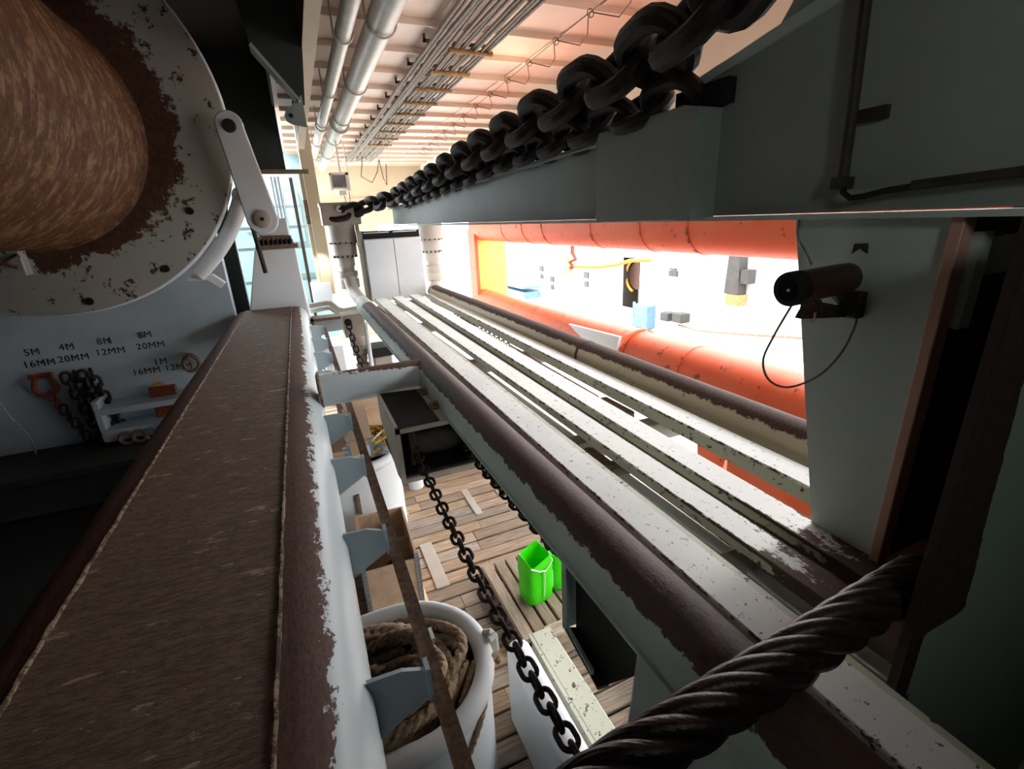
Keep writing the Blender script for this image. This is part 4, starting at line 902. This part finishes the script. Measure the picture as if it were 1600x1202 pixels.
# deck fittings at the lower edge of the view
t = thing('deck_bumper', (.83, 1.6, -2.7), 'white rounded steel bumper on deck beside the front rope tub', 'bumper')
prof = [(.735, -3.0, 0), (.735, -2.47, 0)] + arcprof(.81, -2.47, .075, 180, 0, 12, lambda a: .1) + [(.885, -3.0, 0)]
build('body', MB().sweep(prof, .5, 2.0), 'white', t)
build('rounded_end', MB().rev([(.075, -.53), (.075, 0), (.065, .04), (.04, .068), (.001, .075)], (.81, 2.0, -2.47), (0, 0, 1), 24), 'white', t)
t = thing('channel_beam', (1.06, 1.8, -2.75), 'pale white box beam lying on deck right of the rounded bumper', 'beam')
build('body', MB().box((.985, .6, -2.75), (1.125, 2.21, -2.6)), 'rail', t, bevel=.008)
build('lip', MB().box((.965, .6, -2.615), (.985, 2.21, -2.6)), 'rail', t)
build('foot', MB().box((1.0, .65, -3.0), (1.1, .75, -2.75)).box((1.0, 2.05, -3.0), (1.1, 2.15, -2.75)), 'rail', t)
o = build('timber_block', MB().box((1.15, 2.26, -2.99), (1.66, 2.38, -2.78)), 'wood', base=(1.4, 2.3, -3), smooth=False, bevel=.01); tag(o, 'short weathered timber block at the end of the slatted grating', 'block')
o = build('shackle_pin', MB().rev([(.001, .06), (.05, .05), (.06, 0), (.06, -.03)], (1.62, 2.2, -2.9), (0, 0, 1), 16), 'ply', base=(1.6, 2.2, -2.9)); tag(o, 'small pale rounded cap beside the timber block', 'cap')
o = build('coaming_plate', MB().box((1.75, 1.2, -2.95), (1.95, 2.0, -2.72)), 'rail', base=(1.85, 1.6, -2.95), bevel=.01); o.name = 'low_coaming'; tag(o, 'low pale coaming at the outer end of the planks', 'coaming')  # plain pale box in the chipped rail paint

# ================================================================== OUTSIDE, IN FULL SUN
def small(name, label, cat, mb, mat, base, **k):
    o = build(name, mb, mat, base=base, **k); return tag(o, label, cat)
small('deck_hose', 'thin brown hose lying across the sunlit deck', 'hose', MB().tube([(8.8, 9.4, -2.75), (8.7, 8.6, -2.74), (8.6, 7.6, -2.6), (8.4, 6.4, -2.4), (8.2, 5.2, -2.2)], .03, 8), 'edge_rust', (8.5, 7, -2.7))
small('house_pillar', 'grey brown pillar stub on the sunlit house under the orange pipe', 'pillar', MB().hexa([(8.7, 7.95, -1.75), (8.7, 7.55, -1.75), (8.95, 7.55, -1.75), (8.95, 7.95, -1.75), (8.7, 7.9, -.7), (8.7, 7.62, -.7), (8.95, 7.62, -.7), (8.95, 7.9, -.7)]).box((8.72, 7.35, -1.5), (8.95, 7.56, -1.2)), 'outgrey', (8.8, 7.7, -1.7), bevel=.01)
small('pillar_foot', 'rust brown bracket under the grey brown pillar stub', 'bracket', MB().box((8.7, 7.5, -2.0), (8.95, 7.9, -1.75)), 'yellowclip', (8.8, 7.7, -2), bevel=.02)
small('vent_louver', 'small dark louvred vent high on the sunlit house', 'vent', MB().box((8.94, 9.75, -1.55), (9.0, 10.05, -1.40)).box((8.94, 9.8, -1.38), (9.0, 10.05, -1.34)), 'outgrey', (9, 9.9, -1.5))
for i, (y, z) in enumerate(((17.4, -1.95), (16.5, -2.3), (14.0, -1.95))):
    small('wall_fitting', ('small grey fitting highest on the far part of the sunlit house', 'small grey oval fitting on the sunlit house', 'pair of small dark clips on the sunlit house near the doorway')[i], 'fitting', MB().box((8.95, y, z), (9.0, y + .3, z + .22)).box((8.95, y + .02, z - .3), (9.0, y + .26, z - .1)), 'outgrey', (9, y, z), bevel=.01)
small('blue_rack', 'faded blue bin rack standing far along the sunlit deck', 'rack', MB().box((8.2, 17.6, -3.1), (8.9, 20.4, -2.75)).box((8.1, 17.6, -2.6), (8.9, 21.2, -2.52)), 'blue', (8.5, 19, -3))
small('wall_davit', 'small yellow bracket arm on the sunlit house', 'arm', MB().tube([(8.9, 15.9, -1.35), (8.9, 15.3, -1.3), (8.9, 15.2, -1.75), (8.9, 15.6, -1.95)], .06, 8), 'yellow', (8.9, 15.5, -1.6))
small('chain_bunch', 'bunch of rusty chain hanging under the orange pipe', 'chain', MB().tube([(5.6, 9.4, -.55), (5.6, 9.4, -.7), (5.65, 9.35, -.85), (5.55, 9.45, -.9), (5.62, 9.4, -1.0), (5.5, 9.3, -1.02)], .05, 8), 'shackle', (5.6, 9.4, -1))
small('hung_hose', 'orange hose slung along the underside of the orange pipe', 'hose', MB().tube([(5.6, 9.3, -1.0), (5.7, 8.6, -.98), (5.8, 8.0, -.9), (5.8, 7.6, -.8), (5.8, 7.0, -.76)], .035, 8), 'orangecord', (5.7, 8, -.9))
small('control_stand', 'pale blue grey control stand beside the doorway', 'stand', MB().box((8.5, 10.3, -3.0), (8.8, 10.9, -2.35)).box((8.5, 10.85, -3.0), (8.55, 10.95, -2.3)), 'blue', (8.6, 10.6, -3), bevel=.02)
small('low_bollards', 'pair of brown low bollards on the sunlit deck', 'bollards', MB().box((8.6, 9.1, -2.65), (8.9, 9.45, -2.4)).box((8.6, 9.6, -2.68), (8.9, 9.9, -2.45)), 'outgrey', (8.7, 9.5, -2.7), bevel=.03)
